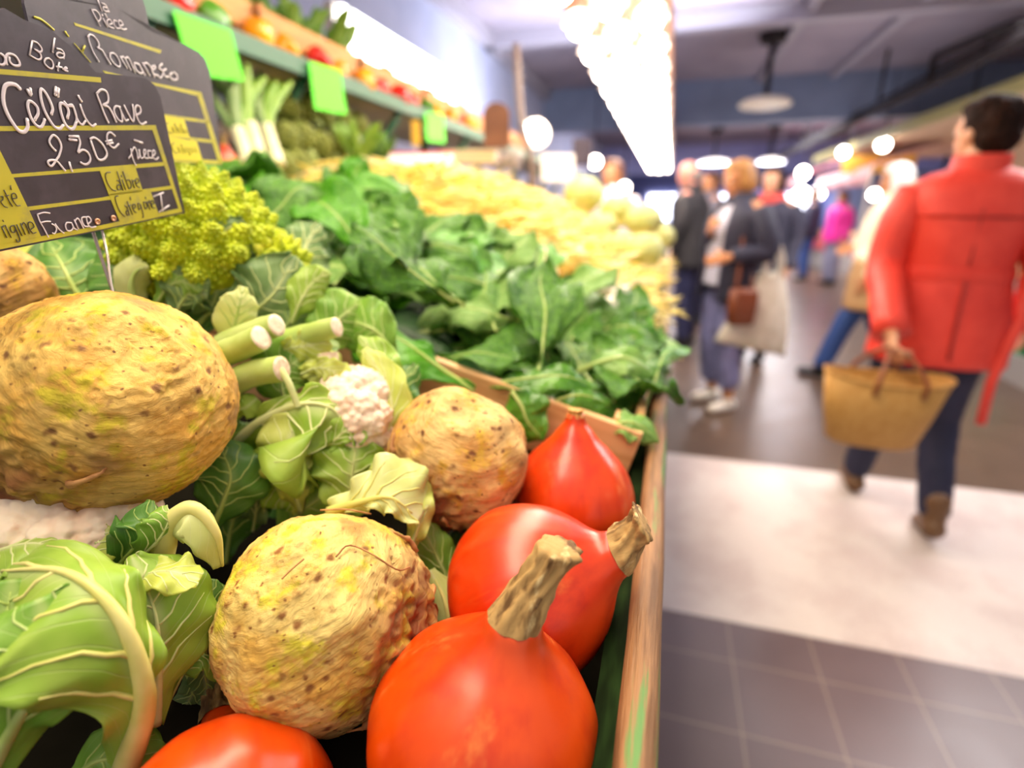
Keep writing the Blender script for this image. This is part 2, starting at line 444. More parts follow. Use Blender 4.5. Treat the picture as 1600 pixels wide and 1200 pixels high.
# ------------------------------------------------------------------ celeriac
def celeriac_material(name, base, c2, c3, spot, ring_s, bump, c3b='#b98d52'):
    m = mat(name, base, 0.62, c2=c2, scale=26, lo=0.38, hi=0.62, c3=c3, scale3=48, lo3=0.5, hi3=0.66, spec=0.3, detail=6)
    nt = m.node_tree; N = nt.nodes; L = nt.links; b = N['Principled BSDF']
    src = b.inputs['Base Color'].links[0].from_socket
    tc = [q for q in N if q.type == 'TEX_COORD'][0]
    def spots(scale, th0, th1, seed, keep=0.45):
        mp = N.new('ShaderNodeMapping'); mp.inputs['Location'].default_value = (seed, seed, 0); mp.inputs['Scale'].default_value = (1, 1, 1.7)
        nz = N.new('ShaderNodeTexNoise'); nz.inputs['Scale'].default_value = scale * 1.2; nz.inputs['Detail'].default_value = 3
        L.new(tc.outputs['Object'], nz.inputs['Vector'])
        ad = N.new('ShaderNodeVectorMath'); ad.operation = 'MULTIPLY_ADD'; ad.inputs[1].default_value = (0.6 / scale,) * 3
        L.new(nz.outputs['Color'], ad.inputs[0]); L.new(tc.outputs['Object'], ad.inputs[2])
        L.new(ad.outputs['Vector'], mp.inputs['Vector'])
        v = N.new('ShaderNodeTexVoronoi'); v.inputs['Scale'].default_value = scale; L.new(mp.outputs['Vector'], v.inputs['Vector'])
        r = N.new('ShaderNodeMapRange'); r.interpolation_type = 'SMOOTHSTEP'; r.inputs['From Min'].default_value = th0; r.inputs['From Max'].default_value = th1
        r.inputs['To Min'].default_value = 1; r.inputs['To Max'].default_value = 0
        L.new(v.outputs['Distance'], r.inputs['Value'])
        # only some cells carry a spot
        s = N.new('ShaderNodeSeparateColor'); L.new(v.outputs['Color'], s.inputs['Color'])
        g = N.new('ShaderNodeMath'); g.operation = 'GREATER_THAN'; g.inputs[1].default_value = keep; L.new(s.outputs[0], g.inputs[0])
        mu = N.new('ShaderNodeMath'); mu.operation = 'MULTIPLY'; L.new(r.outputs['Result'], mu.inputs[0]); L.new(g.outputs[0], mu.inputs[1])
        return mu.outputs[0]
    def mixc(fac, a, c):
        x = N.new('ShaderNodeMix'); x.data_type = 'RGBA'; L.new(fac, x.inputs['Factor']); i = [q for q in x.inputs if q.type == 'RGBA']
        L.new(a, i[0]); i[1].default_value = (*lin(c), 1); return [q for q in x.outputs if q.type == 'RGBA'][0]
    c = mixc(spots(75, 0.10, 0.34, 0.0), src, spot)
    c = mixc(spots(190, 0.08, 0.30, 3.0, 0.72), c, spot)
    c = mixc(spots(24, 0.05, 0.42, 7.0, 0.55), c, c3b)
    sa = N.new('ShaderNodeAttribute'); sa.attribute_name = 'soil'; c = mixc(sa.outputs['Fac'], c, '#8a4e2a')
    # wrinkled skin: fine bands round the axis
    sx = N.new('ShaderNodeMapping'); sx.inputs['Scale'].default_value = (7, 7, 55)
    L.new(tc.outputs['Object'], sx.inputs['Vector'])
    w = N.new('ShaderNodeTexNoise'); w.inputs['Scale'].default_value = ring_s; w.inputs['Detail'].default_value = 8; w.inputs['Roughness'].default_value = 0.7; w.inputs['Distortion'].default_value = 0.5
    L.new(sx.outputs['Vector'], w.inputs['Vector'])
    bp = N.new('ShaderNodeBump'); bp.inputs['Strength'].default_value = bump; bp.inputs['Distance'].default_value = 0.005
    L.new(w.outputs['Fac'], bp.inputs['Height']); L.new(bp.outputs['Normal'], b.inputs['Normal'])
    x = N.new('ShaderNodeMix'); x.data_type = 'RGBA'; x.blend_type = 'MULTIPLY'; x.inputs['Factor'].default_value = 0.8
    r = N.new('ShaderNodeMapRange'); r.inputs['From Min'].default_value = 0.32; r.inputs['From Max'].default_value = 0.6; r.inputs['To Min'].default_value = 0.5; r.inputs['To Max'].default_value = 1.08
    L.new(w.outputs['Fac'], r.inputs['Value']); i = [q for q in x.inputs if q.type == 'RGBA']
    L.new(c, i[0]); L.new(r.outputs['Result'], i[1]); L.new([q for q in x.outputs if q.type == 'RGBA'][0], b.inputs['Base Color'])
    return m
CEL_A = celeriac_material('celeriac_skin', '#edc267', '#d39c40', '#c9b42c', '#8a5c30', 3.0, 0.8)
CEL_B = celeriac_material('celeriac_skin_pale', '#f2d280', '#dba94e', '#d8c73a', '#94602f', 2.2, 0.9)
CEL_C = celeriac_material('celeriac_skin_tan', '#f0c47c', '#d39850', '#dcab3c', '#7c4a26', 2.5, 0.9)
mk('root_brown', '#9a6636', 0.7, c2='#c08a52', scale=80)
mk('root_pink', '#c8835c', 0.7, c2='#8a4a2a', scale=60, lo=0.4, hi=0.55, bump=0.6, bscale=120)

def celeriac(loc, r, axis, squash, seed, m, label, twist=0.0, lumps=0.05, rooty=(0, 0, -1), rings=0.5, nsub=6, roots=8):
    """knobbly round root; local +z is the leaf scar, 'rooty' the side with the root tangle"""
    root = empty('celeriac', loc, label, 'celeriac', 'celeriac on the stall')
    q = V(axis).normalized().to_track_quat('Z', 'Y') @ Quaternion((0, 0, 1), twist)
    root.rotation_mode = 'QUATERNION'; root.rotation_quaternion = q
    bm = bmesh.new(); bmesh.ops.create_icosphere(bm, subdivisions=nsub, radius=1.0)
    so = V((seed * 3.1, seed * 1.7, seed * 0.9)); ro = (q.inverted() @ V(rooty)).normalized(); soil = []
    for v in bm.verts:
        n = v.co.normalized()
        d = 1 + lumps * noise.noise(n * 1.6 + so) + lumps * 0.5 * noise.noise(n * 4 + so)
        d += 0.012 * noise.noise(n * 11 + so) + 0.006 * noise.noise(n * 26 + so)
        lat = n.z + 0.06 * noise.noise(n * 3 + so)
        d += 0.004 * rings * sin(lat * 60 + 2 * noise.noise(n * 5 + so))         # rings of old leaf scars
        top = max(0.0, (n.z - 0.86) / 0.14); d -= 0.07 * top * top; d += 0.03 * exp(-((n.z - 0.93) / 0.03) ** 2) * (0.5 + noise.noise(n * 14 + so))
        rt = max(0.0, (n.dot(ro) - 0.45) / 0.55)                                   # crumpled root side
        if rt > 0:
            d += rt * (0.10 * abs(noise.noise(n * 5 + so * 2)) * 1.4 - 0.05 + 0.05 * noise.noise(n * 13 + so))
        dist, pts = noise.voronoi(n * 5.2 + so, distance_metric='DISTANCE', exponent=2.5)
        d -= 0.018 * exp(-(dist[0] / 0.10) ** 2) ; d += 0.010 * exp(-((dist[0] - 0.17) / 0.06) ** 2)
        d2_, _p = noise.voronoi(V((n.x, n.y, n.z * 1.6)) * 11 + so); d += 0.006 * exp(-((d2_[0] - 0.2) / 0.09) ** 2) - 0.007 * exp(-(d2_[0] / 0.13) ** 2)
        d += 0.010 * (abs(noise.noise(V((n.x * 4, n.y * 4, n.z * 17)) + so)) - 0.2) * rings + 0.004 * noise.noise(n * 55 + so)
        v.co = V((n.x, n.y, n.z * squash)) * (r * d); soil.append(max(0.0, min(1.0, rt * 1.1 - 0.15 + 0.9 * rt * noise.noise(n * 6 + so) - 0.5 * rt * max(0, noise.noise(n * 13 + so)))))
    me = bpy.data.meshes.new('body'); bm.to_mesh(me); bm.free()
    at_ = me.attributes.new('soil', 'FLOAT', 'POINT'); at_.data.foreach_set('value', soil)
    me.materials.append(m); me.polygons.foreach_set('use_smooth', [True] * len(me.polygons))
    link(bpy.data.objects.new('body', me), root)
    rr = random.Random(seed)
    # withered rootlets lying on the root side
    for k in range(roots):
        ax = ro + V((rr.uniform(-.8, .8), rr.uniform(-.8, .8), rr.uniform(-.8, .8))); ax.normalize()
        tg = ax.cross(V((rr.uniform(-1, 1), rr.uniform(-1, 1), rr.uniform(-1, 1)))).normalized()
        pts = []; L = rr.uniform(0.18, 0.42)
        for i in range(8):
            u = i / 7; n = (ax + tg * L * u + ro * 0.05 * sin(u * 7 + k)).normalized()
            pts.append(V((n.x, n.y, n.z * squash)) * r * (1.0 + 0.03 * sin(u * pi)))
        b = MB(); b.tube(pts, [0.0026 * (1 - 0.75 * i / 7) * rr.uniform(.6, 1.3) for i in range(8)], 7, rough=0.4, seed=k); b.build('rootlet', MT['root_brown'], root)
    return root

def view_dir(px, py, r, u, back):
    """a direction as seen along the line of sight through (px, py)"""
    e = -ray(px, py).normalized(); ri = CR - e * CR.dot(e); ri.normalize(); up = e.cross(ri)
    if up.dot(CU) < 0: up = -up
    return ri * r + up * u + e * back
def cam_dir(r, u, back): return CR * r + CU * u - CF * back
big = celeriac(P(178, 624, 0.365), 0.0770, view_dir(180, 623, 0.12, 0.46, 0.88), 0.86, 1, CEL_A, 'largest celeriac, smooth and round with a brown crown, under the front price slate', lumps=0.045, rooty=view_dir(180, 623, -0.75, -0.6, 0.0), rings=1.0, roots=6, nsub=7)
mid = celeriac(P(515, 963, 0.365), 0.0714, cam_dir(-0.25, 0.75, 0.55), 0.98, 2, CEL_B, 'pale knobbly celeriac in front, beside the squash with the long stem', twist=0.4, lumps=0.06, rooty=view_dir(515, 963, 0.88, -0.2, 0.35), rings=0.25, roots=12, nsub=7)
back = celeriac(P(714, 718, 0.48), 0.0643, cam_dir(0.25, 0.7, 0.6), 0.97, 5, CEL_C, 'tan celeriac with a tangled root side, in front of the wooden crate', twist=1.0, lumps=0.07, rooty=view_dir(714, 718, -0.55, -0.65, 0.42), rings=0.2, roots=14)
edge = celeriac(P(-32, 462, 0.47), 0.054, cam_dir(0.2, 0.7, 0.6), 0.95, 8, CEL_C, 'celeriac cut off by the left picture edge, below the price slate', lumps=0.06, rings=0.3, rooty=(0.1, 0.1, -1))

# dry root fibres lying over the front celeriac
for pts, lab in (([(525, 870), (545, 852), (580, 865), (620, 890), (640, 886)], None), ([(440, 905), (455, 890), (475, 873)], None), ([(500, 797), (540, 796), (580, 803)], None)):
    w = []
    for x, y in pts:
        d = ray(x, y); c = EYE - mid.location
        A = d.dot(d); B = 2 * d.dot(c); CC = c.dot(c) - 0.0724 ** 2; dis = B * B - 4 * A * CC
        w.append(EYE + d * ((-B - sqrt(max(dis, 0))) / (2 * A)))
    mi = (Matrix.Translation(mid.location) @ mid.rotation_quaternion.to_matrix().to_4x4()).inverted()
    b = MB(); b.tube([mi @ q for q in cr(w, 16)], [0.0006] * 16, 6); b.build('root_fibre', MT['root_brown'], mid)

# ------------------------------------------------------------------ red kuri squash
def squash_material(name, base, c2, pale, amount):
    m = mat(name, base, 0.33, c2=c2, scale=34, stretch=(1, 1, 0.16), lo=0.38, hi=0.66, c3=pale, scale3=22, lo3=0.60 - amount * 0.1, hi3=0.80, bump=0.06, bscale=70, spec=0.5, coat=0.15)
    return m
SQ_A = squash_material('squash_orange', '#d84600', '#c63200', '#f29848', 0.3)
SQ_B = squash_material('squash_red', '#dc3c02', '#c02600', '#f28a38', 0.3)
SQ_C = squash_material('squash_rose', '#de4206', '#c62c02', '#f29058', 0.5)
mk('squash_stem', '#b8925a', 0.8, c2='#6a4a26', scale=55, stretch=(1, 1, 0.2), lo=0.46, hi=0.58, c3='#e0c48c', scale3=70, bump=0.9, bscale=90)
mk('squash_stem_pale', '#dcae5e', 0.75, c2='#b98542', scale=40, bump=0.5, bscale=80)

def squash(loc, r, axis, seed, m, label, height=1.12, neck=0.20, stem_len=0.05, stem_r=0.0105, stem_bend=(0.2, 0.1), twist=0.0, stem_mat='squash_stem', neckr=0.2, stem_dir=None):
    root = empty('red_kuri_squash', loc, label, 'squash', 'red kuri squashes at the stall edge')
    root.rotation_mode = 'QUATERNION'; root.rotation_quaternion = V(axis).normalized().to_track_quat('Z', 'Y') @ Quaternion((0, 0, 1), twist)
    # profile from the blossom end up to the neck
    key = [(0.0, -0.86), (0.28, -0.85), (0.58, -0.76), (0.85, -0.5), (0.985, -0.15), (1.0, 0.08), (0.93, 0.34), (0.78, 0.58), (0.58, 0.78), (0.40, 0.93), (0.29, 1.06), (neckr + 0.03, 1.18), (neckr, 1.18 + neck), (neckr * 0.95, 1.2 + neck)]
    prof = cr([V((a, b_, 0)) for a, b_ in key], 60)
    nseg = 96; rows = []
    for p in prof:
        ring = []
        for k in range(nseg):
            a = 2 * pi * k / nseg
            n = V((cos(a), sin(a), p.y))
            rib = 1 + 0.008 * cos(10 * a) * min(1, p.x * 1.5) + 0.03 * noise.noise(n * 1.1 + V((seed * 5, 0, 0))) + 0.006 * noise.noise(n * 5 + V((seed, 0, 0)))
            ring.append(V((max(p.x, 0.002) * rib * r * cos(a), max(p.x, 0.002) * rib * r * sin(a), p.y * r * height * (1 + 0.02 * noise.noise(V((cos(a), sin(a), seed)))))))
        rows.append(ring)
    b = MB(); b.grid(rows, closed=True); n0 = len(b.v) - nseg; b.f.append(tuple(range(n0, n0 + nseg))); b.m.append(0)
    b.build('fruit', m, root)
    # corky ribbed stem
    sd_ = None if stem_dir is None else (root.rotation_quaternion.inverted() @ V(stem_dir).normalized())
    z0 = (1.165 + neck) * r * height; nn = 26; st = 40; rows = []
    for i in range(nn):
        u = i / (nn - 1)
        c = V((stem_bend[0] * stem_len * u * u, stem_bend[1] * stem_len * u * u, z0 + stem_len * u))
        if sd_ is not None: c = V((0, 0, z0)) + V((0, 0, 1)) * stem_len * 0.25 * (1 - (1 - u) ** 2) + sd_ * stem_len * (0.85 * u)
        rad = stem_r * (1.22 - 0.42 * min(1, u * 2.2) + 0.14 * exp(-((u - 0.95) / 0.12) ** 2)) * (1 if u < 0.97 else 0.8)
        ring = []
        for k in range(st):
            a = 2 * pi * k / st
            f = 1 + min(1, 0.25 + u * 4) * (0.26 * (abs(sin(4.5 * a + 2 * noise.noise(V((u * 2, seed, 0)))))  - 0.6) + 0.16 * noise.noise(V((cos(a) * 3, sin(a) * 3, u * 4 + seed))) + 0.12 * noise.noise(V((cos(a) * 8, sin(a) * 8, u * 7 + seed))))
            ring.append(c + V((cos(a) * rad * f, sin(a) * rad * f, 0.0015 * noise.noise(V((cos(a) * 2, sin(a) * 2, seed))) if i == nn - 1 else 0)))
        rows.append(ring)
    b = MB(); b.grid(rows, closed=True); n0 = len(b.v) - st; b.f.append(tuple(range(n0, n0 + st))); b.m.append(0)
    b.build('stem', MT[stem_mat], root)
    return root
squash(P(757, 1142, 0.315), 0.0690, V((0.0, 0.06, 0.95)) + CR * 0.20, 1, SQ_A, 'front orange squash with the longest corky stem, leaning towards the edge board', neck=0.03, stem_len=0.047, stem_r=0.0130, stem_dir=view_dir(800, 950, 0.58, 0.70, 0.42), height=0.98, neckr=0.205)
squash(P(828, 922, 0.395), 0.0645, view_dir(828, 922, 0.76, 0.30, 0.42), 2, SQ_B, 'squash lying on its side with the stubby stem pointing at the edge board', neck=0.02, stem_len=0.028, stem_r=0.0140, stem_dir=view_dir(980, 860, 0.45, 0.75, 0.4), height=1.0, neckr=0.22)
squash(P(894, 780, 0.52), 0.0598, V((-0.02, 0.12, 0.96)), 3, SQ_C, 'upright squash furthest back, its short stem stub in front of the crate plank', neck=0.10, stem_len=0.007, stem_r=0.0078, stem_bend=(0, 0), height=1.12, neckr=0.15, stem_mat='squash_stem_pale')
squash(P(350, 1300, 0.285), 0.0585, cam_dir(-0.35, 0.25, -0.6), 4, SQ_A, 'orange squash cut off by the bottom picture edge, below the pale celeriac', neck=0.1, stem_len=0.03, height=0.95)

# ------------------------------------------------------------------ spinach crate
t = empty('wooden_crate', (-0.342, 0.85, bedz(-0.342)), 'open crate of pale planks, filled with spinach, tilted on the stall', 'crate')
cr_rot = Matrix.Rotation(atan2(0.27, 1.0), 3, 'Y')
t.rotation_euler = cr_rot.to_euler()
# in the crate's own frame x runs up the slope to the left
def plank(lo, hi, nm='plank'):
    b = MB(); b.box(lo, hi); o = b.build(nm, MT['crate_wood'], t, smooth=False); bevel(o, 0.0015); return o
W = 0.305
for y in (-0.292, 0.27):
    plank((-W, y, 0.076), (W, y + 0.012, 0.146)); plank((-W, y + 0.0005, 0.0), (W, y + 0.0115, 0.066))
for x in (-W, W - 0.01):
    plank((x, -0.28, 0.076), (x + 0.01, 0.27, 0.146)); plank((x, -0.28, 0.0), (x + 0.01, 0.27, 0.066))
for x in (-W + 0.01, W - 0.035):
    for y in (-0.28, 0.245):
        plank((x, y, 0), (x + 0.025, y + 0.025, 0.150), 'corner_post')
plank((-W + 0.01, -0.28, -0.006), (W - 0.01, 0.27, 0.0), 'base_board')
# ------------------------------------------------------------------ leaves
def leaf_material(name, dark, light, vein, rough=0.42, tw=0.3, tcol='#b5cf3a', veins=9.0, bump=0.25, pucker=38, edge=None, nlo=0.35, nhi=0.65, band=(0.22, 0.55)):
    """blade colour follows the leaf's own veins (UV: x along the midrib, y across)"""
    m = bpy.data.materials.new(name); m.use_nodes = True
    nt = m.node_tree; N = nt.nodes; L = nt.links; b = N['Principled BSDF']
    b.inputs['Roughness'].default_value = rough; b.inputs['Specular IOR Level'].default_value = 0.45
    uv = N.new('ShaderNodeUVMap'); sp = N.new('ShaderNodeSeparateXYZ'); L.new(uv.outputs['UV'], sp.inputs['Vector'])
    tc = N.new('ShaderNodeTexCoord')
    def math(op, a, c=None):
        n = N.new('ShaderNodeMath'); n.operation = op
        for i, s in enumerate((a, c)):
            if s is None: continue
            if hasattr(s, 'links'): L.new(s, n.inputs[i])
            else: n.inputs[i].default_value = s
        return n.outputs[0]
    def mapr(s, a, c, d=0.0, e=1.0):
        r = N.new('ShaderNodeMapRange'); r.interpolation_type = 'SMOOTHSTEP'; r.inputs['From Min'].default_value = a; r.inputs['From Max'].default_value = c
        r.inputs['To Min'].default_value = d; r.inputs['To Max'].default_value = e; L.new(s, r.inputs['Value']); return r.outputs['Result']
    def mixc(f, a, c, bt='MIX'):
        x = N.new('ShaderNodeMix'); x.data_type = 'RGBA'; x.blend_type = bt; L.new(f, x.inputs['Factor']); i = [q for q in x.inputs if q.type == 'RGBA']
        for s, k in ((a, i[0]), (c, i[1])):
            if hasattr(s, 'links'): L.new(s, k)
            else: k.default_value = (*lin(s), 1)
        return [q for q in x.outputs if q.type == 'RGBA'][0]
    n = N.new('ShaderNodeTexNoise'); n.inputs['Scale'].default_value = 22; n.inputs['Detail'].default_value = 4; L.new(tc.outputs['Object'], n.inputs['Vector'])
    av = math('ABSOLUTE', sp.outputs['Y'])
    col = mixc(mapr(n.outputs['Fac'], nlo, nhi), dark, light)
    # side veins: lines of constant (u - 0.35|v|), wobbling a little
    ph = math('ADD', math('SUBTRACT', sp.outputs['X'], math('MULTIPLY', av, 0.33)), math('MULTIPLY', n.outputs['Fac'], 0.05))
    w = math('ABSOLUTE', math('SINE', math('MULTIPLY', ph, veins * pi)))
    line = mapr(w, 0.0, 0.16, 1.0, 0.0)
    col = mixc(math('MULTIPLY', line, 0.30), col, vein)
    col = mixc(mapr(av, 0.0, band[0], band[1], 0.0), col, vein)
    if edge: col = mixc(mapr(av, 0.6, 1.0, 0.0, 0.6), col, edge)
    L.new(col, b.inputs['Base Color'])
    v = N.new('ShaderNodeTexNoise'); v.inputs['Scale'].default_value = pucker; v.inputs['Detail'].default_value = 2; L.new(tc.outputs['Object'], v.inputs['Vector'])
    h = math('SUBTRACT', v.outputs['Fac'], math('MULTIPLY', line, 0.35))
    bp = N.new('ShaderNodeBump'); bp.inputs['Strength'].default_value = bump; bp.inputs['Distance'].default_value = 0.006
    L.new(h, bp.inputs['Height']); L.new(bp.outputs['Normal'], b.inputs['Normal'])
    t = N.new('ShaderNodeBsdfTranslucent'); L.new(mixc(mapr(av, 2, 3), tcol, tcol), t.inputs['Color']); L.new(bp.outputs['Normal'], t.inputs['Normal'])
    mx = N.new('ShaderNodeMixShader'); mx.inputs['Fac'].default_value = tw
    L.new(b.outputs['BSDF'], mx.inputs[1]); L.new(t.outputs['BSDF'], mx.inputs[2]); L.new(mx.outputs['Shader'], N['Material Output'].inputs['Surface'])
    return m
LF = {
 'light':  leaf_material('leaf_light_green', '#93b83a', '#b2cc56', '#dfe3a2', tcol='#b9d23e', tw=0.3),
 'mid':    leaf_material('leaf_mid_green', '#74a436', '#94bc48', '#cbd98a', tcol='#9cc436', tw=0.3),
 'yellow': leaf_material('leaf_yellow_green', '#c9d25a', '#dbe07e', '#f2f0bc', tcol='#d8e25e', tw=0.32),
 'pale':   leaf_material('leaf_pale', '#d6dc86', '#e6e8a4', '#f6f3cc', tcol='#e0e67e', tw=0.3),
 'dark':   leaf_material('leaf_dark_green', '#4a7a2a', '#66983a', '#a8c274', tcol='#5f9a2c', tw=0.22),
 'grey':   leaf_material('leaf_grey_green', '#688a48', '#829d5c', '#c6d2a0', tcol='#7fa048', tw=0.2, rough=0.5),
 'spinach': leaf_material('spinach_green', '#3c7315', '#62992a', '#97b94c', tcol='#70b01a', tw=0.2, rough=0.3, veins=8, bump=0.7, pucker=60, band=(0.09, 0.35)),
 'spinach_back': leaf_material('spinach_underside', '#79a848', '#97bd60', '#c2d68e', tcol='#74b02c', tw=0.25, rough=0.42, veins=8, bump=0.7, pucker=60, band=(0.12, 0.4)),
 'bright': leaf_material('leaf_bright_green', '#4a9414', '#66ac20', '#b9d46a', tcol='#74bc1a', tw=0.3, rough=0.35, veins=8, bump=0.5, band=(0.1, 0.4)),
}
mk('rib_pale', '#dfe2a0', 0.42, c2='#cfd88a', scale=18, bump=0.15, trans=('#d8e08a', 0.12))
mk('rib_green', '#b3c968', 0.42, c2='#c6d685', scale=18, trans=('#bcd05a', 0.12))
mk('rib_yellow', '#e8dd8c', 0.4, c2='#d6d070', scale=16, trans=('#e6e07a', 0.12))
mk('cut_flesh', '#f1dfc4', 0.6, c2='#e2c3a4', scale=120)
mk('curd_cream', '#f4ddc4', 0.6, c2='#ecc9ae', scale=30, c3='#e6b99a', scale3=60, lo3=0.62, hi3=0.75, sss=0.15)
mk('romanesco_lime', '#cdd622', 0.5, c2='#b4c41c', scale=60, c3='#ebe654', scale3=40, sss=0.1)
mk('romanesco_lime_dark', '#a9bc1c', 0.5, c2='#8ea818', scale=60)

WIDE = [(0, 0.10), (0.12, 0.25), (0.3, 0.75), (0.5, 1.0), (0.7, 0.97), (0.88, 0.7), (1, 0.15)]
OVAL = [(0, 0.03), (0.2, 0.06), (0.32, 0.5), (0.5, 0.95), (0.65, 1.0), (0.82, 0.72), (0.94, 0.32), (1, 0.02)]
STRAP = [(0, 0.6), (0.2, 0.8), (0.5, 1.0), (0.8, 0.85), (1, 0.3)]
FAN = [(0, 0.25), (0.2, 0.45), (0.5, 0.85), (0.75, 1.0), (0.93, 0.85), (1, 0.4)]

def leaf(name, spine, nrm, hw, m, rib_m=None, parent=None, prof=WIDE, rib=0.004, cup=0.25, ruffle=0.10, freq=4.0, seed=1, nu=34, nv=19, wl=1.0, wr=1.0,
         lobes=0.12, pucker=0.03, veins=5, rib_end=0.92, twist=0.0, origin=None, thick=0.0008):
    """a leaf along a spine; nrm is the side that carries the raised midrib"""
    C = cr(spine, nu); so = V((seed * 2.3, seed * 1.1, seed * 0.7)); nrm = V(nrm)
    pos = []; fr = []
    for i in range(nu):
        t = C[min(i + 1, nu - 1)] - C[max(i - 1, 0)]; t.normalize()
        n = nrm - t * nrm.dot(t)
        n = n.normalized() if n.length > 1e-4 else V((0, 0, 1))
        if twist: n = Quaternion(t, twist * i / (nu - 1)) @ n
        fr.append((t, n, t.cross(n)))
    def point(i, v):
        t, n, s = fr[i]; u = i / (nu - 1)
        side = wl if v < 0 else wr
        w = hw * interp(prof, u) * side
        w *= 1 + lobes * (noise.noise(V((u * 5, 3.0 if v < 0 else 9.0, 0)) + so) + 0.6 * noise.noise(V((u * 13, 3.0 if v < 0 else 9.0, 0)) + so)) * min(1, abs(v) * 1.5)
        a = abs(v)
        z = -cup * w * a ** 1.8
        z += ruffle * hw * a ** 2.2 * (sin(u * freq * 2 * pi + seed + (1.7 if v > 0 else 0)) + 0.8 * noise.noise(V((u * freq * 1.3, v * 1.5, 0)) + so))
        z += pucker * hw * noise.noise(V((u * 9, v * 4, 4)) + so) * min(1, a * 3)
        fw = 0.10 * hw * noise.noise(V((u * 11, v, 7)) + so) * a
        return C[i] + s * (w * v) + n * z + t * fw
    b = MB(); rows = []
    for i in range(nu): rows.append([point(i, -1 + 2 * k / (nv - 1)) for k in range(nv)])
    b.grid(rows)
    o = b.build(name, m, parent, origin=origin)
    ul = o.data.uv_layers.new(name='UVMap')
    for lp in o.data.loops:
        k = lp.vertex_index; ul.data[lp.index].uv = ((k // nv) / (nu - 1), -1 + 2 * (k % nv) / (nv - 1))
    if thick:
        md = o.modifiers.new('thickness', 'SOLIDIFY'); md.thickness = thick; md.offset = 0
    if rib_m is not None:
        r = MB(); k = int(nu * rib_end)
        off = V(origin) if origin is not None else V((0, 0, 0))
        pts = [C[i] + fr[i][1] * rib * 0.25 * (1 - 0.7 * i / nu) - off for i in range(0, k)]
        r.tube(pts, [rib * max(0.12, (1 - 0.9 * (i / (k - 1)) ** 0.9)) for i in range(k)], 10, rough=0.08, seed=seed)
        for q in range(veins):
            u0 = 0.22 + 0.6 * q / max(1, veins - 1)
            for sd in (-1, 1):
                if (wl if sd < 0 else wr) < 0.3: continue
                i0 = int((u0 + (0.04 if sd > 0 else 0)) * (nu - 1)); pp = []
                for j in range(8):
                    v = 0.85 * j / 7; i = min(nu - 1, int(round(i0 + v * 0.22 * (nu - 1) + 1.2 * j * 0.25)))
                    pp.append(point(i, sd * v) + fr[i][1] * 0.0004 - off)
                r.tube(pp, [rib * 0.30 * (1 - 0.5 * u0) * (1 - 0.85 * j / 7) + 0.0002 for j in range(8)], 6)
        rb = r.build('rib', rib_m, o)
    return o

def stalk(spec, rad, m, parent, flat=None, end=True, origin=None):
    pts = cr(local(parent, spec), 14)
    b = MB(); b.tube(pts, [rad * (1.08 - 0.12 * i / 13) for i in range(14)], 14, flat=flat, rough=0.10, seed=rad * 1000)
    o = b.build('stalk', m, parent, sharp=50)
    if end:
        t = (pts[-1] - pts[-2]).normalized(); e = MB()
        e.tube([pts[-1] - t * 0.0003, pts[-1] + t * 0.0007, pts[-1] + t * 0.001], [rad * 0.92, rad * 0.9, rad * 0.6], 14, flat=flat); e.build('cut_end', MT['cut_flesh'], o)
    return o

def curd(center, r, m, parent, seed, squash=0.85, up=V((0, 0, 1)), nsub=6):
    bm = bmesh.new(); bmesh.ops.create_icosphere(bm, subdivisions=nsub, radius=1.0); so = V((seed, seed * 2.0, seed * 3.0))
    for v in bm.verts:
        n = v.co.normalized()
        d1, _ = noise.voronoi(n * 2.6 + so); d2, _ = noise.voronoi(n * 8.0 + so); d3, _ = noise.voronoi(n * 21.0 + so)
        d = 0.86 + 0.17 * sqrt(max(0, 1 - min(1, d1[0] * 1.25) ** 2)) + 0.055 * (1 - min(1, d2[0] * 1.4) ** 2) + 0.02 * (1 - min(1, d3[0] * 1.4) ** 2)
        v.co = V((n.x, n.y, n.z * squash)) * r * d
    me = bpy.data.meshes.new('curd'); bm.to_mesh(me); bm.free(); me.materials.append(m)
    me.polygons.foreach_set('use_smooth', [True] * len(me.polygons))
    o = link(bpy.data.objects.new('curd', me), parent); o.location = V(center) - parent.location
    o.rotation_mode = 'QUATERNION'; o.rotation_quaternion = up.to_track_quat('Z', 'Y')
    return o

def pix(spec): return [P(*q) for q in spec]
def vleaf(root, spec, hw, kind, rib_kind='rib_pale', face=None, **kw):
    """leaf of plant 'root' from (px, py, depth) points; its ribbed side looks at the viewer unless 'face' turns it"""
    w = pix(spec); c = w[len(w) // 2]; e = (EYE - c).normalized()
    n = e if face is None else view_dir(spec[len(spec) // 2][0], spec[len(spec) // 2][1], *face)
    return leaf('leaf', local(root, w), n, hw, LF[kind], MT[rib_kind] if rib_kind else None, root, **kw)

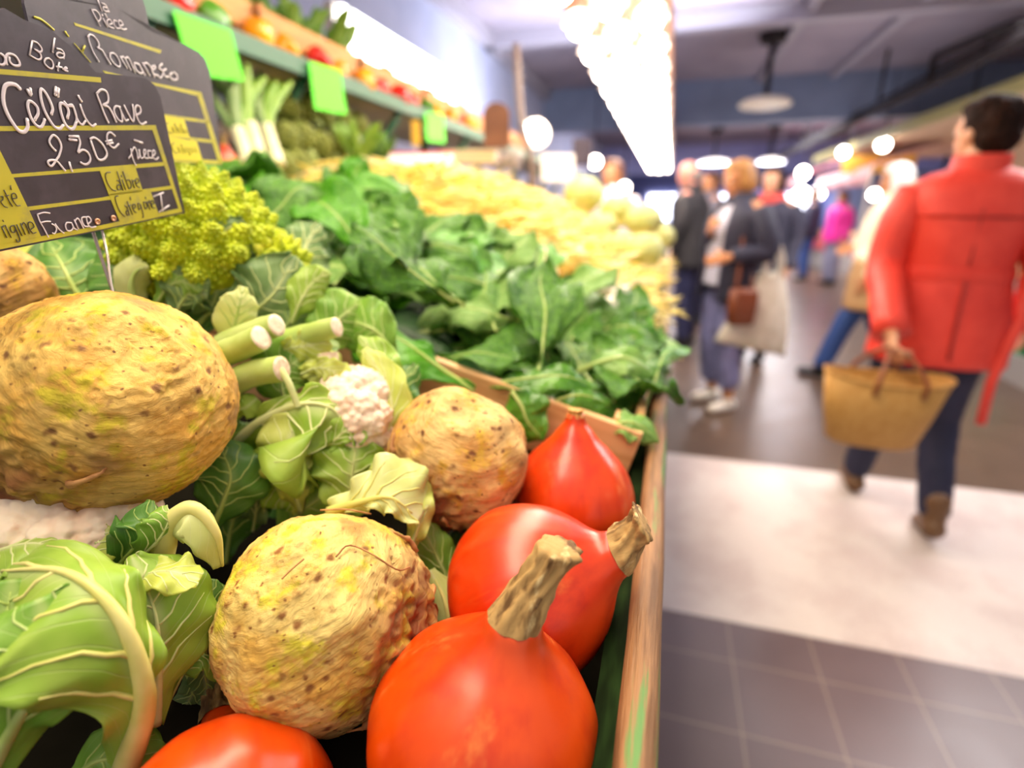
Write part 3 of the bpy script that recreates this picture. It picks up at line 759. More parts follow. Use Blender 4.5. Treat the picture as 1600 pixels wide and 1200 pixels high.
# ------------------------------------------------------------------ cauliflower at the lower left
g = 'cauliflowers'
A = empty('cauliflower', P(90, 1000, 0.36), 'cauliflower wrapped in big pale-ribbed leaves at the lower left', 'cauliflower', g)
curd(P(112, 832, 0.352), 0.050, MT['curd_cream'], A, 1.0, 0.8, up=(V((0.1, -0.3, 0.9))).normalized())
vleaf(A, [(188, 1215, .300), (222, 1110, .285), (214, 1030, .276), (170, 945, .272), (95, 893, .278), (-5, 893, .292)], 0.050, 'light', 'rib_yellow', prof=[(0, .10), (.2, .3), (.4, .75), (.65, 1), (.85, .95), (1, .5)], rib=0.0074, cup=0.35, ruffle=0.12, veins=4, seed=3, nv=27, nu=48, rib_end=0.99, wl=1.15, wr=0.36, face=(0.25, 0.1, 0.95))
vleaf(A, [(-30, 1235, .268), (25, 1130, .260), (66, 1068, .257), (80, 1010, .258), (60, 935, .262)], 0.030, 'mid', 'rib_green', rib=0.0040, cup=0.2, ruffle=0.16, seed=5, prof=FAN, wl=1.1, wr=1.0, nv=23, veins=5)
vleaf(A, [(-60, 1120, .275), (-20, 1040, .268), (5, 980, .270), (20, 905, .28)], 0.030, 'mid', 'rib_green', rib=0.003, cup=0.2, ruffle=0.12, seed=8, prof=FAN)
vleaf(A, [(245, 1130, .312), (248, 1030, .303), (240, 950, .302), (205, 868, .312)], 0.027, 'light', 'rib_pale', rib=0.0028, cup=0.35, ruffle=0.10, seed=12, prof=WIDE, wr=1.2)
vleaf(A, [(150, 930, .325), (205, 905, .314), (260, 893, .308), (312, 906, .312)], 0.0135, 'yellow', 'rib_pale', rib=0.0015, cup=0.1, ruffle=0.25, seed=14, prof=FAN, face=(0, .6, .8))
vleaf(A, [(165, 905, .335), (205, 860, .324), (232, 830, .322), (238, 782, .33)], 0.017, 'dark', 'rib_green', rib=0.0018, cup=0.5, ruffle=0.2, seed=16, prof=WIDE, face=(0.3, -.2, .9))
vleaf(A, [(190, 890, .33), (240, 850, .325), (262, 815, .326), (258, 790, .33)], 0.012, 'mid', 'rib_pale', rib=0.0015, cup=0.6, ruffle=0.15, seed=18, face=(0.6, -.2, .7))
vleaf(A, [(85, 895, .330), (120, 868, .322), (150, 850, .322), (172, 822, .33)], 0.014, 'yellow', 'rib_pale', rib=0.0018, cup=0.3, ruffle=0.2, seed=20, face=(0, .5, .8))
vleaf(A, [(-60, 850, .33), (-15, 805, .325), (25, 780, .33), (66, 752, .345)], 0.030, 'yellow', 'rib_pale', rib=0.003, cup=0.3, ruffle=0.15, seed=22, face=(0.1, .5, .8))
vleaf(A, [(-40, 880, .31), (10, 858, .305), (60, 850, .305), (115, 868, .31)], 0.022, 'light', 'rib_pale', rib=0.002, cup=0.3, ruffle=0.15, seed=23, face=(0.0, .7, .7))
vleaf(A, [(240, 900, .345), (262, 830, .335), (300, 797, .330), (335, 832, .332), (346, 884, .340)], 0.0145, 'pale', 'rib_yellow', prof=STRAP, rib=0.009, cup=0.7, ruffle=0.02, lobes=0.04, veins=0, rib_end=1.0, seed=24, face=(0.2, .7, .7))
vleaf(A, [(250, 1120, .325), (290, 1045, .325), (325, 1025, .330), (352, 1070, .34)], 0.007, 'mid', 'rib_green', rib=0.0018, cup=0.8, seed=26, prof=STRAP, face=(.3, .7, .5))
vleaf(A, [(270, 1000, .35), (298, 968, .345), (322, 945, .35), (335, 905, .36)], 0.016, 'dark', 'rib_green', rib=0.001, cup=0.4, seed=27)
vleaf(A, [(325, 1000, .35), (320, 1045, .35), (322, 1085, .352), (300, 1120, .355)], 0.011, 'grey', 'rib_green', rib=0.001, cup=0.4, seed=28)
vleaf(A, [(285, 1040, .35), (300, 1080, .35), (290, 1105, .352), (285, 1130, .355)], 0.010, 'grey', 'rib_green', rib=0.001, cup=0.4, seed=29)
vleaf(A, [(100, 1230, .30), (150, 1190, .295), (200, 1190, .30), (250, 1215, .31)], 0.02, 'mid', 'rib_green', rib=0.002, cup=0.3, seed=30)
stalk([P(262, 1010, .345), P(272, 960, .335), P(283, 905, .335)], 0.014, MT['rib_yellow'], A, end=False)

# ------------------------------------------------------------------ cauliflower in the middle
B = empty('cauliflower', P(520, 760, 0.50), 'cauliflower with a small pink-white head among yellow leaves, between the celeriacs', 'cauliflower', g)
curd(P(562, 645, 0.488), 0.044, MT['curd_cream'], B, 4.0, 0.95, up=view_dir(566, 652, 0.2, 0.6, 0.7))
k = dict(veins=5)
vleaf(B, [(352, 708, .46), (405, 660, .448), (468, 632, .442), (520, 640, .444), (540, 680, .452)], 0.046, 'light', 'rib_pale', rib=0.0050, cup=0.25, ruffle=0.2, seed=31, wl=0.35, wr=1.5, prof=[(0, .2), (.2, .35), (.45, .9), (.7, 1), (.9, .85), (1, .5)], nv=25, lobes=0.3, face=(0.1, 0.35, 0.92))
vleaf(B, [(538, 835, .462), (548, 770, .45), (552, 725, .448), (560, 682, .455)], 0.034, 'light', 'rib_pale', rib=0.0028, cup=0.2, ruffle=0.15, seed=33, prof=WIDE)
vleaf(B, [(470, 800, .455), (455, 750, .44), (450, 700, .436), (470, 650, .445)], 0.026, 'yellow', 'rib_pale', rib=0.002, cup=0.5, ruffle=0.25, seed=34, prof=FAN)
vleaf(B, [(600, 700, .475), (612, 650, .468), (604, 600, .472), (568, 545, .485)], 0.017, 'yellow', 'rib_pale', rib=0.002, cup=0.4, ruffle=0.2, seed=35, face=(-.4, .2, .9))
vleaf(B, [(600, 640, .49), (600, 600, .485), (590, 560, .49), (560, 525, .50)], 0.018, 'light', 'rib_pale', rib=0.002, cup=0.4, ruffle=0.2, seed=36, face=(-.3, .3, .9))
vleaf(B, [(525, 635, .485), (515, 590, .478), (505, 560, .48), (490, 530, .49)], 0.022, 'yellow', 'rib_pale', rib=0.0025, cup=0.5, ruffle=0.2, seed=37, face=(.3, .3, .9))
vleaf(B, [(515, 800, .405), (560, 786, .397), (610, 778, .394), (656, 812, .402)], 0.031, 'pale', 'rib_yellow', rib=0.0042, cup=0.2, ruffle=0.25, seed=38, wl=1.15, wr=0.35, prof=FAN, lobes=0.35, face=(0.0, 0.25, 0.95), nv=25)
vleaf(B, [(640, 860, .41), (655, 810, .405), (640, 770, .41), (605, 735, .42)], 0.017, 'yellow', 'rib_pale', rib=0.002, cup=0.3, ruffle=0.3, seed=39, prof=FAN)
vleaf(B, [(412, 800, .47), (388, 750, .462), (372, 705, .465), (380, 660, .475)], 0.034, 'dark', 'rib_green', rib=0.0022, cup=0.25, seed=40, prof=WIDE)
vleaf(B, [(352, 880, .46), (362, 820, .458), (380, 770, .462), (420, 740, .47)], 0.028, 'dark', 'rib_green', rib=0.0022, cup=0.25, seed=41, prof=WIDE)
vleaf(B, [(432, 850, .475), (470, 800, .465), (520, 770, .468), (560, 780, .475)], 0.035, 'mid', 'rib_green', rib=0.003, cup=0.25, seed=42, prof=WIDE)
vleaf(B, [(360, 660, .45), (372, 642, .445), (385, 636, .445), (402, 622, .45)], 0.011, 'light', None, cup=0.3, seed=43, prof=FAN)
vleaf(B, [(450, 640, .47), (440, 600, .468), (455, 570, .47), (490, 555, .48)], 0.03, 'mid', 'rib_green', rib=0.002, cup=0.3, seed=44)
vleaf(B, [(640, 700, .50), (622, 660, .495), (625, 610, .50), (650, 570, .52)], 0.022, 'dark', 'rib_green', rib=0.002, cup=0.3, seed=45)
stalk([P(515, 640, .485), P(518, 600, .478), P(512, 552, .478)], 0.009, MT['cut_flesh'], B, end=False)
stalk([P(600, 640, .492), P(596, 615, .49), P(592, 598, .492)], 0.0095, MT['cut_flesh'], B, end=False)
stalk([P(438, 577, .437), P(452, 600, .437), P(466, 636, .44)], 0.0028, MT['rib_pale'], B, end=False)
for sp, r in (([(330, 562, .452), (370, 545, .443), (408, 528, .434)], .0112), ([(350, 540, .465), (400, 519, .457), (432, 508, .450)], .0105), ([(440, 535, .485), (480, 523, .478), (526, 511, .470)], .0098), ([(345, 610, .455), (395, 584, .445), (440, 576, .438)], .0115)):
    stalk(pix(sp), r, MT['rib_green'], B)

# more frilled leaves round the middle cauliflower
for sp, hw, kd, sd in (([(420, 560, .475), (450, 545, .47), (480, 540, .472), (515, 530, .48)], .016, 'yellow', 81), ([(500, 700, .452), (520, 690, .446), (545, 670, .446), (575, 672, .452)], .014, 'light', 82), ([(420, 690, .455), (438, 720, .448), (446, 750, .446), (440, 795, .452)], .020, 'light', 83),
                       ([(395, 830, .47), (400, 790, .462), (392, 750, .462), (400, 720, .47)], .022, 'grey', 84), ([(480, 730, .46), (505, 715, .454), (530, 720, .454), (560, 740, .46)], .020, 'mid', 85), ([(470, 585, .472), (495, 575, .466), (520, 580, .466), (540, 600, .474)], .013, 'yellow', 86), ([(630, 740, .445), (612, 725, .442), (600, 735, .442), (590, 760, .446)], .010, 'yellow', 87), ([(345, 760, .45), (352, 735, .446), (368, 720, .446), (385, 725, .45)], .014, 'grey', 88)):
    vleaf(B, sp, hw, kd, 'rib_pale', rib=0.0014, cup=0.2, ruffle=0.3, seed=sd, lobes=0.35, prof=FAN, nu=26, nv=15)

# ------------------------------------------------------------------ romanesco
def romanesco(center, r, up, root, seed, nf=70, sub=30):
    """whorls of little cones, each built of smaller cones"""
    q = up.normalized().to_track_quat('Z', 'Y').to_matrix()
    rr = random.Random(seed); b = MB(); ga = pi * (3 - sqrt(5)); c0 = V(center) - root.location
    for i in range(nf):
        u = (i + 0.5) / nf; th = 1.9 * u ** 0.55 * 0.95; a = ga * i
        n = V((sin(th) * cos(a), sin(th) * sin(a), cos(th)))
        base = V((n.x, n.y, n.z * 1.35 + 0.25)) * r * 0.72
        s = r * (0.11 + 0.22 * u ** 0.6); h = s * 1.45
        axis = (n + V((0, 0, 0.25))).normalized(); fq = axis.to_track_quat('Z', 'Y').to_matrix()
        core = MB(); 
        prof = [(s * 0.92, -h * .35), (s * 0.88, 0), (s * 0.62, h * .38), (s * 0.3, h * .75), (s * 0.05, h)]
        b.lathe(prof, 12, M=(Matrix.Translation(c0) @ (q.to_4x4() @ Matrix.Translation(base) @ fq.to_4x4())))
        ns = sub if u > 0.25 else sub // 2
        for j in range(ns):
            w = (j + 0.4) / ns; aa = ga * j + i; rad = s * (0.08 + 0.92 * w); zz = h * (1 - w) * 1.02 - 0.1 * h * w
            p = V((rad * cos(aa), rad * sin(aa), zz)); bs = s * (0.085 + 0.115 * w)
            d = V((cos(aa) * w, sin(aa) * w, 0.75)).normalized()
            dq = d.to_track_quat('Z', 'Y').to_matrix()
            T = Matrix.Translation(c0) @ q.to_4x4() @ Matrix.Translation(base) @ fq.to_4x4() @ Matrix.Translation(p) @ dq.to_4x4()
            b.lathe([(bs * .7, -bs * .6), (bs, 0), (bs * 0.82, bs * .5), (bs * 0.42, bs * .85), (bs * 0.08, bs * .98)], 8, M=T)
    b.ball(c0 + q @ V((0, 0, r * 0.12)), r * 0.88, 20, 14)
    return b.build('head', MT['romanesco_lime'], root)
g2 = 'romanesco heads'
Cc = empty('romanesco', P(320, 450, 0.66), 'lime green romanesco head with spiral points, behind the front price slate', 'romanesco', g2)
romanesco(P(320, 404, 0.545), 0.072, V((-0.15, -0.25, 0.95)), Cc, 3, nf=84, sub=56)
D = empty('romanesco', P(440, 450, 0.66), 'smaller lime green romanesco half hidden by grey-green leaves beside the spinach', 'romanesco', g2)
romanesco(P(435, 425, 0.555), 0.034, V((0.1, -0.3, 0.9)), D, 4, nf=40, sub=40)
vleaf(Cc, [(245, 490, .505), (290, 415, .495), (335, 372, .492), (378, 342, .505)], 0.060, 'grey', 'rib_pale', rib=0.0045, cup=0.2, ruffle=0.08, seed=51, wl=0.25, wr=1.2, prof=WIDE, nv=25, face=(0.3, 0.0, 0.95))
vleaf(Cc, [(150, 500, .53), (118, 455, .52), (100, 420, .52), (75, 375, .535)], 0.055, 'dark', 'rib_green', rib=0.004, cup=0.15, seed=52, prof=WIDE, nv=23)
vleaf(Cc, [(40, 470, .56), (60, 430, .55), (70, 400, .55), (60, 360, .56)], 0.03, 'yellow', 'rib_pale', rib=0.003, cup=0.3, seed=53, prof=WIDE)
vleaf(Cc, [(213, 480, .475), (205, 448, .468), (212, 425, .466), (232, 416, .47)], 0.0145, 'pale', 'rib_green', rib=0.004, cup=0.7, ruffle=0.05, seed=54, prof=STRAP, veins=0)
vleaf(Cc, [(270, 500, .49), (285, 470, .485), (300, 455, .485), (325, 462, .49)], 0.024, 'grey', 'rib_green', rib=0.002, cup=0.3, ruffle=0.2, seed=55, prof=WIDE)
vleaf(Cc, [(240, 480, .485), (262, 450, .48), (285, 440, .48), (315, 455, .485)], 0.016, 'mid', 'rib_green', rib=0.0015, cup=0.5, ruffle=0.2, seed=56)
vleaf(Cc, [(180, 500, .50), (200, 460, .495), (185, 420, .495), (160, 385, .50)], 0.03, 'dark', 'rib_green', rib=0.002, cup=0.3, seed=57)
vleaf(D, [(362, 540, .475), (368, 500, .468), (376, 470, .466), (380, 448, .47)], 0.017, 'pale', 'rib_green', rib=0.0018, cup=0.15, ruffle=0.05, seed=58, prof=[(0, .6), (.3, 1), (.6, .9), (1, .25)])
vleaf(D, [(360, 520, .52), (400, 485, .512), (430, 455, .512), (462, 400, .525)], 0.042, 'grey', 'rib_pale', rib=0.003, cup=0.2, seed=59, prof=WIDE, nv=23)
vleaf(D, [(300, 520, .52), (330, 480, .515), (340, 440, .515), (330, 400, .53)], 0.05, 'dark', 'rib_green', rib=0.003, cup=0.2, seed=60)
vleaf(D, [(430, 540, .53), (450, 505, .522), (465, 470, .525), (470, 420, .535)], 0.025, 'grey', 'rib_green', rib=0.002, cup=0.3, seed=61)
vleaf(D, [(455, 505, .52), (470, 470, .515), (490, 440, .52), (515, 425, .53)], 0.018, 'light', 'rib_pale', rib=0.002, cup=0.3, seed=62)
vleaf(D, [(480, 560, .53), (510, 520, .525), (540, 490, .53), (570, 470, .55)], 0.03, 'mid', 'rib_green', rib=0.003, cup=0.3, seed=63)
vleaf(D, [(440, 545, .51), (470, 545, .505), (500, 535, .505), (530, 540, .515)], 0.02, 'grey', 'rib_green', rib=0.002, cup=0.3, seed=64, face=(0, .7, .7))
vleaf(D, [(460, 470, .60), (470, 420, .59), (480, 380, .60), (500, 350, .62)], 0.03, 'grey', 'rib_pale', rib=0.003, cup=0.3, seed=65)

# loose leaves between the vegetables; the dark ones are added to darken gaps
mk('trim_green', '#6f8f38', 0.5)
def loose(spec, hw, kind, label, rib_kind='rib_green', **kw):
    w = pix(spec); c = w[len(w) // 2]
    n = kw.pop('nrm', (EYE - c).normalized())
    o = leaf('cauliflower_leaf', w, n, hw, LF[kind], MT[rib_kind], None, origin=w[0], **kw)
    return tag(o, label, 'leaf', 'loose cauliflower leaves')
loose([(722, 985, .435), (705, 920, .428), (680, 865, .425), (655, 815, .43)], 0.017, 'mid', 'narrow green leaf between the two knobbly celeriacs and the lying squash', rib=0.003, prof=WIDE, seed=70, cup=0.3)
loose([(676, 1050, .405), (700, 995, .402), (697, 945, .405), (672, 890, .415)], 0.013, 'pale', 'pale yellow leaf rib beside the root side of the front celeriac', 'rib_yellow', rib=0.006, prof=STRAP, seed=71, veins=0)
loose([(560, 1170, .375), (582, 1130, .37), (598, 1105, .37), (605, 1080, .375)], 0.008, 'pale', 'scrap of pale leaf on the dark bed left of the front squash', 'rib_pale', rib=0.002, seed=72, veins=0)
loose([(430, 740, .54), (440, 820, .53), (400, 870, .525), (380, 930, .53)], 0.035, 'dark', 'dark filler leaf, added to darken the gap behind the front celeriac', rib=0.003, seed=73)
loose([(640, 900, .48), (720, 870, .47), (780, 850, .47), (830, 830, .48)], 0.03, 'dark', 'dark filler leaf, added to darken under the tan celeriac beside the lying squash', rib=0.003, seed=74)
loose([(20, 770, .40), (40, 735, .41), (45, 700, .42), (20, 660, .43)], 0.03, 'dark', 'dark filler leaf, added to darken the gap left of the largest celeriac', rib=0.003, seed=75)
loose([(330, 830, .42), (350, 780, .42), (360, 740, .42), (340, 690, .43)], 0.03, 'dark', 'dark filler leaf, added right of the largest celeriac above the pale leaf base', rib=0.003, seed=76)
loose([(620, 560, .54), (590, 520, .53), (560, 505, .535), (520, 490, .55)], 0.03, 'mid', 'green leaf lying over the left corner of the crate plank', rib=0.003, seed=77)
# ------------------------------------------------------------------ spinach
def rel(x, y, z): return V((x, y, 1.32 + z))
def bump2(x, c, w): return exp(-((x - c) / w) ** 2)
def spin_top(x, y): return bedz(x) + 0.118 + 0.10 * bump2(x, -0.55, 0.42) * (0.75 + 0.25 * bump2(y, 0.95, 0.3))
def ramp01(a): a = max(0.0, min(1.0, a)); return a * a * (3 - 2 * a)
def bean_top(x, y):
    f = ramp01((y - 1.06 - 0.12 * bump2(x, -.75, .3)) / 0.26)
    return bedz(x) + 0.10 + f * (0.085 + 0.165 * bump2(x, -0.62, 0.42) * (0.85 + 0.15 * bump2(y, 1.6, .6)))

def mound(name, top, x0, x1, y0, y1, m, amp, label, cat, drop=0.03, nx=50, ny=50):
    b = MB(); rows = []
    for j in range(ny):
        y = y0 + (y1 - y0) * j / (ny - 1); r = []
        for i in range(nx):
            x = x0 + (x1 - x0) * i / (nx - 1)
            e = min(i, nx - 1 - i, j, ny - 1 - j)
            z = top(x, y) - drop + amp * noise.noise(V((x * 16, y * 16, 2)))
            if e == 0: z = bedz(x) + 0.004
            r.append(V((x, y, z)))
        rows.append(r)
    b.grid(rows); n0 = [0, nx - 1, nx * ny - 1, nx * (ny - 1)]
    o = b.build(name, m); o['kind'] = 'stuff'; return tag(o, label, cat)
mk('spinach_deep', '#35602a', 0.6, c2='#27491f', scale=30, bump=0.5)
mk('wax_bean', '#f0d46a', 0.42, c2='#f5e394', scale=25, c3='#e6c24e', scale3=12)
mk('wax_bean_pale', '#f6eabc', 0.42, c2='#f2dc94', scale=25)
mound('spinach_pile', spin_top, -1.06, -0.03, 0.60, 1.30, MT['spinach_deep'], 0.03, 'mass of spinach leaves packed below the loose ones in the crate', 'spinach', drop=0.045)

rs = random.Random(5)
protos = []
for k in range(8):
    spn = [V((0, 0, 0)), V((0, 0.24, 0.02)), V((rs.uniform(-.05, .05), 0.5, 0.05 + rs.uniform(-.03, .06))), V((rs.uniform(-.1, .1), 0.78, 0.03 + rs.uniform(-.06, .05))), V((rs.uniform(-.14, .14), 1.0, -0.02 + rs.uniform(-.16, .06)))]
    protos.append((spn, rs.uniform(0.26, 0.34)))
def spinach_proto(k, kind):
    spn, hw = protos[k]
    return leaf('spinach_leaf', spn, V((0, 0, 1)), hw, LF[kind], MT['rib_green'], None, prof=OVAL, rib=0.017, cup=rs.uniform(-0.4, 0.5), ruffle=0.26, freq=2.0, seed=100 + k, nu=30, nv=17, pucker=0.16, lobes=0.06, veins=0, thick=0.006, rib_end=0.85)
PROT = {}
def put_leaf(k, kind, loc, yaw, nrm, s, label, group):
    if (k, kind) not in PROT:
        o = spinach_proto(k, kind); PROT[(k, kind)] = o
    else: o = copy_tree(PROT[(k, kind)])
    n = V(nrm).normalized(); y = V((sin(yaw), cos(yaw), 0)); y = (y - n * y.dot(n)).normalized(); x = y.cross(n)
    M3 = Matrix((x, y, n)).transposed()
    o.rotation_mode = 'QUATERNION'; o.rotation_quaternion = M3.to_quaternion(); o.scale = (s, s, s); o.location = loc
    return tag(o, label, 'spinach leaf', group)
cnt = 0
while cnt < 230:
    x = rs.uniform(-1.0, -0.03); y = rs.uniform(0.60, 1.24)
    if rs.random() < 0.25: x = rs.uniform(-0.4, -0.02)
    lay = rs.random()
    s = rs.uniform(0.135, 0.215)
    yaw = rs.uniform(0, 2 * pi)
    c = V((x, y, spin_top(x, y) - 0.03 + 0.045 * lay))
    nrm = V((0.22 + rs.gauss(0, .33), -0.30 + rs.gauss(0, .33), 1.0))
    kind = rs.choices(['spinach', 'spinach_back', 'bright'], [6, 3, 1.1])[0]
    loc = c - V((sin(yaw), cos(yaw), 0)) * (0.55 * s)
    if loc.x + 0.9 * s * sin(yaw) > 0.03 or loc.x > 0.02: continue
    if loc.y < 0.585 or loc.y + s * cos(yaw) < 0.585: continue
    put_leaf(rs.randrange(8), kind, loc, yaw, nrm, s, 'dark green spinach leaf lying loose in the heap above the crate', 'spinach leaves in the heap'); cnt += 1
def sleaf(spec, hw, kind, label, rib=0.0028, face=None, prof=OVAL, rib_m='rib_green', **kw):
    w = pix(spec); c = w[len(w) // 2]; m = spec[len(spec) // 2]
    n = (EYE - c).normalized() if face is None else view_dir(m[0], m[1], *face)
    kw.setdefault('cup', 0.2); kw.setdefault('ruffle', 0.2)
    o = leaf('spinach_leaf', w, n, hw, LF[kind], MT[rib_m], None, origin=w[0], prof=prof, rib=rib, veins=0, freq=2.2, pucker=0.1, lobes=0.05, **kw)
    return tag(o, label, 'spinach leaf', 'spinach leaves picked out in front')
OV2 = [(0, .15), (.15, .55), (.4, 1), (.65, .95), (.85, .6), (1, .05)]
sleaf([(722, 530, .84), (765, 492, .82), (815, 476, .82), (872, 488, .84)], 0.046, 'bright', 'large glossy spinach leaf with a pale rim in the middle of the heap', prof=OV2, seed=201, face=(-.1, .7, .7), cup=-0.2)
sleaf([(868, 458, .86), (885, 475, .855), (902, 495, .855), (922, 514, .86)], 0.026, 'spinach_back', 'pale spinach leaf right of the large glossy one', prof=OV2, seed=202)
sleaf([(705, 555, .76), (745, 540, .75), (795, 535, .75), (850, 548, .76)], 0.030, 'spinach', 'dark spinach leaf just below the large glossy leaf', prof=OV2, seed=203, face=(0, .8, .6))
sleaf([(800, 450, .98), (720, 430, .96), (630, 425, .96), (535, 432, .98)], 0.040, 'spinach_back', 'long pale underside of a spinach leaf across the heap', prof=OV2, seed=204, face=(0, .75, .65))
sleaf([(540, 385, 1.12), (590, 372, 1.1), (645, 370, 1.1), (705, 392, 1.12)], 0.048, 'spinach', 'broad spinach leaf high in the heap below the wax beans', prof=OV2, seed=205, face=(0, .7, .7))
sleaf([(575, 475, .80), (620, 462, .79), (660, 455, .79), (705, 462, .8)], 0.024, 'bright', 'bright green spinach leaf in front of the long pale one', prof=OV2, seed=206, face=(0, .8, .6))
sleaf([(740, 612, .60), (680, 570, .60), (625, 530, .605), (545, 490, .63)], 0.040, 'bright', 'bright leaf with a pale midrib hanging over the crate corner', prof=[(0, .03), (.25, .3), (.5, .9), (.75, 1), (1, .1)], rib=0.0035, seed=207, face=(.3, .6, .7), wl=1.3, wr=.5)
sleaf([(848, 640, .615), (880, 622, .61), (915, 618, .61), (955, 632, .62)], 0.026, 'spinach', 'curled spinach leaf above the stem stub of the upright squash', prof=OV2, seed=208, face=(0, .5, .85), cup=0.6)
sleaf([(800, 612, .585), (815, 635, .58), (825, 660, .578), (850, 688, .58)], 0.030, 'spinach', 'spinach leaf drooping over the front of the crate plank', prof=OV2, seed=209, cup=0.3)
sleaf([(950, 668, .60), (975, 660, .595), (1000, 665, .595), (1030, 690, .60)], 0.022, 'spinach_back', 'small spinach leaf hanging at the right end of the crate plank', prof=OV2, seed=210, face=(0, .6, .8), cup=.35)
sleaf([(895, 585, .70), (940, 566, .69), (980, 560, .69), (1024, 585, .70)], 0.030, 'spinach_back', 'shiny spinach leaf with a thick pale stem near the edge board', prof=OVAL, rib=0.005, seed=211, face=(0, .7, .7))
sleaf([(760, 602, .625), (820, 592, .62), (880, 588, .62), (940, 606, .63)], 0.024, 'spinach', 'dark spinach leaf lying along the top of the crate plank', prof=OV2, seed=212, face=(0, .75, .65))
sleaf([(1000, 655, .68), (1022, 600, .70), (1040, 552, .74), (1078, 546, .80)], 0.012, 'bright', 'spinach leaf whose stem curls out over the edge board', prof=[(0, .1), (.55, .15), (.7, .6), (.88, 1), (1, .3)], rib=0.003, seed=213, face=(.2, .6, .7))
sleaf([(545, 295, 1.20), (552, 280, 1.19), (558, 265, 1.19), (575, 250, 1.2)], 0.038, 'bright', 'bright upright leaf at the top of the heap next to the wax beans', prof=OV2, seed=214)
sleaf([(850, 560, .80), (885, 552, .79), (920, 545, .79), (960, 552, .8)], 0.022, 'spinach', 'dark spinach leaf left of the shiny thick-stemmed one', prof=OV2, seed=215, face=(0, .7, .7))
sleaf([(930, 520, .92), (965, 510, .91), (1000, 515, .91), (1035, 540, .92)], 0.035, 'spinach', 'dark spinach leaf at the edge board below the beans', prof=OV2, seed=216, face=(0, .7, .7))
# chard stalks at the back left of the heap
for spec, hw, lab in (([(425, 330, .98), (490, 316, .97), (548, 308, .97), (602, 345, .98)], .014, 'thick pale chard stalk bent over at the top left of the heap'), ([(470, 300, 1.05), (430, 292, 1.04), (400, 285, 1.05), (370, 268, 1.07)], .030, 'chard leaf with white stem pointing to the price slates'), ([(420, 350, .90), (455, 380, .89), (500, 395, .89), (550, 390, .9)], .030, 'pale backed chard leaf behind the smaller romanesco'), ([(360, 305, 1.0), (410, 300, .99), (450, 305, .99), (500, 330, 1.0)], .030, 'dark chard leaf behind the large romanesco')):
    w = pix(spec); n = (EYE - w[1]).normalized()
    o = leaf('chard_leaf', w, n + V((0, 0, .6)), hw, LF['spinach_back' if hw > .02 else 'light'], MT['rib_pale'], None, origin=w[0], prof=[(0, .9), (.4, .8), (.6, .7), (1, .4)] if hw < .02 else OV2, rib=.009 if hw < .02 else .006, cup=.3, veins=0, seed=int(hw * 9000 + w[0].x * 50))
    tag(o, lab, 'chard leaf', 'chard at the top of the heap')

# ------------------------------------------------------------------ wax beans
def bean_mesh(b, M, k, n=7):
    L = 0.5; bend = (0.05, 0.12, -0.09, 0.02)[k % 4]
    pts = [M @ V((bend * (1 - (2 * i / 9 - 1) ** 2), -L + 2 * L * i / 9, 0)) for i in range(10)]
    s = M.to_scale()[0]
    rad = [0.012, 0.026, 0.034, 0.036, 0.036, 0.035, 0.036, 0.033, 0.022, 0.006]
    b.tube(pts, [r * s for r in rad], n)
mk('wax_bean_gap_shade', '#dcb650', 0.5, c2='#c4983a', scale=40)  # shade in the gaps between beans is put into this darker colour
mound('wax_bean_pile', bean_top, -1.06, -0.02, 1.10, 2.75, MT['wax_bean_gap_shade'], 0.02, 'yellow wax beans packed below the loose ones, deep in the heap', 'wax beans', drop=0.05)
def bean_matrix(lay, edge=False):
    while True:
        x = rs.uniform(-1.02, -0.02); y = 1.14 + 1.4 * rs.random() ** 1.3
        if y < 1.12 + 0.14 * bump2(x, -.75, .3): continue
        break
    q = Quaternion((0, 0, 1), rs.gauss(pi / 2, 0.9)); tl = Quaternion((1, 0, 0), rs.gauss(0, 0.22)) @ Quaternion((0, 1, 0), rs.gauss(0, 0.2) + 0.25)
    s = rs.uniform(0.115, 0.16)
    return Matrix.Translation((x, y, bean_top(x, y) - 0.035 + lay)) @ (q @ tl).to_matrix().to_4x4() @ Matrix.Diagonal((s, s, s, 1))
b = MB()
for i in range(700): bean_mesh(b, bean_matrix(rs.uniform(-0.015, 0.015)), i, 6)
o = b.build('wax_bean_layer', MT['wax_bean']); o['kind'] = 'stuff'; tag(o, 'yellow wax beans of the lower layer of the heap', 'wax beans')
bp_ = []
for k in range(4):
    for m in ('wax_bean', 'wax_bean_pale'):
        b = MB(); bean_mesh(b, Matrix.Identity(4), k, 8); me = b.build('wax_bean', MT[m]); bp_.append(me)
used = set()
def put_bean(k, M, label, group):
    o = bp_[k] if k not in used else bp_[k].copy()
    if k in used: COL.objects.link(o)
    used.add(k); o.matrix_world = M
    return tag(o, label, 'wax bean', group)
for i in range(280): put_bean(rs.randrange(8), bean_matrix(rs.uniform(0.0, 0.03)), 'yellow wax bean lying loose on the heap behind the spinach', 'wax beans on the heap')
def bean_between(a, c, label, k=0):
    a = P(*a); c = P(*c); d = c - a; q = d.to_track_quat('Y', 'Z')
    put_bean(k, Matrix.Translation((a + c) / 2) @ q.to_matrix().to_4x4() @ Matrix.Diagonal((d.length,) * 3 + (1,)), label, 'wax beans spilling at the edge')
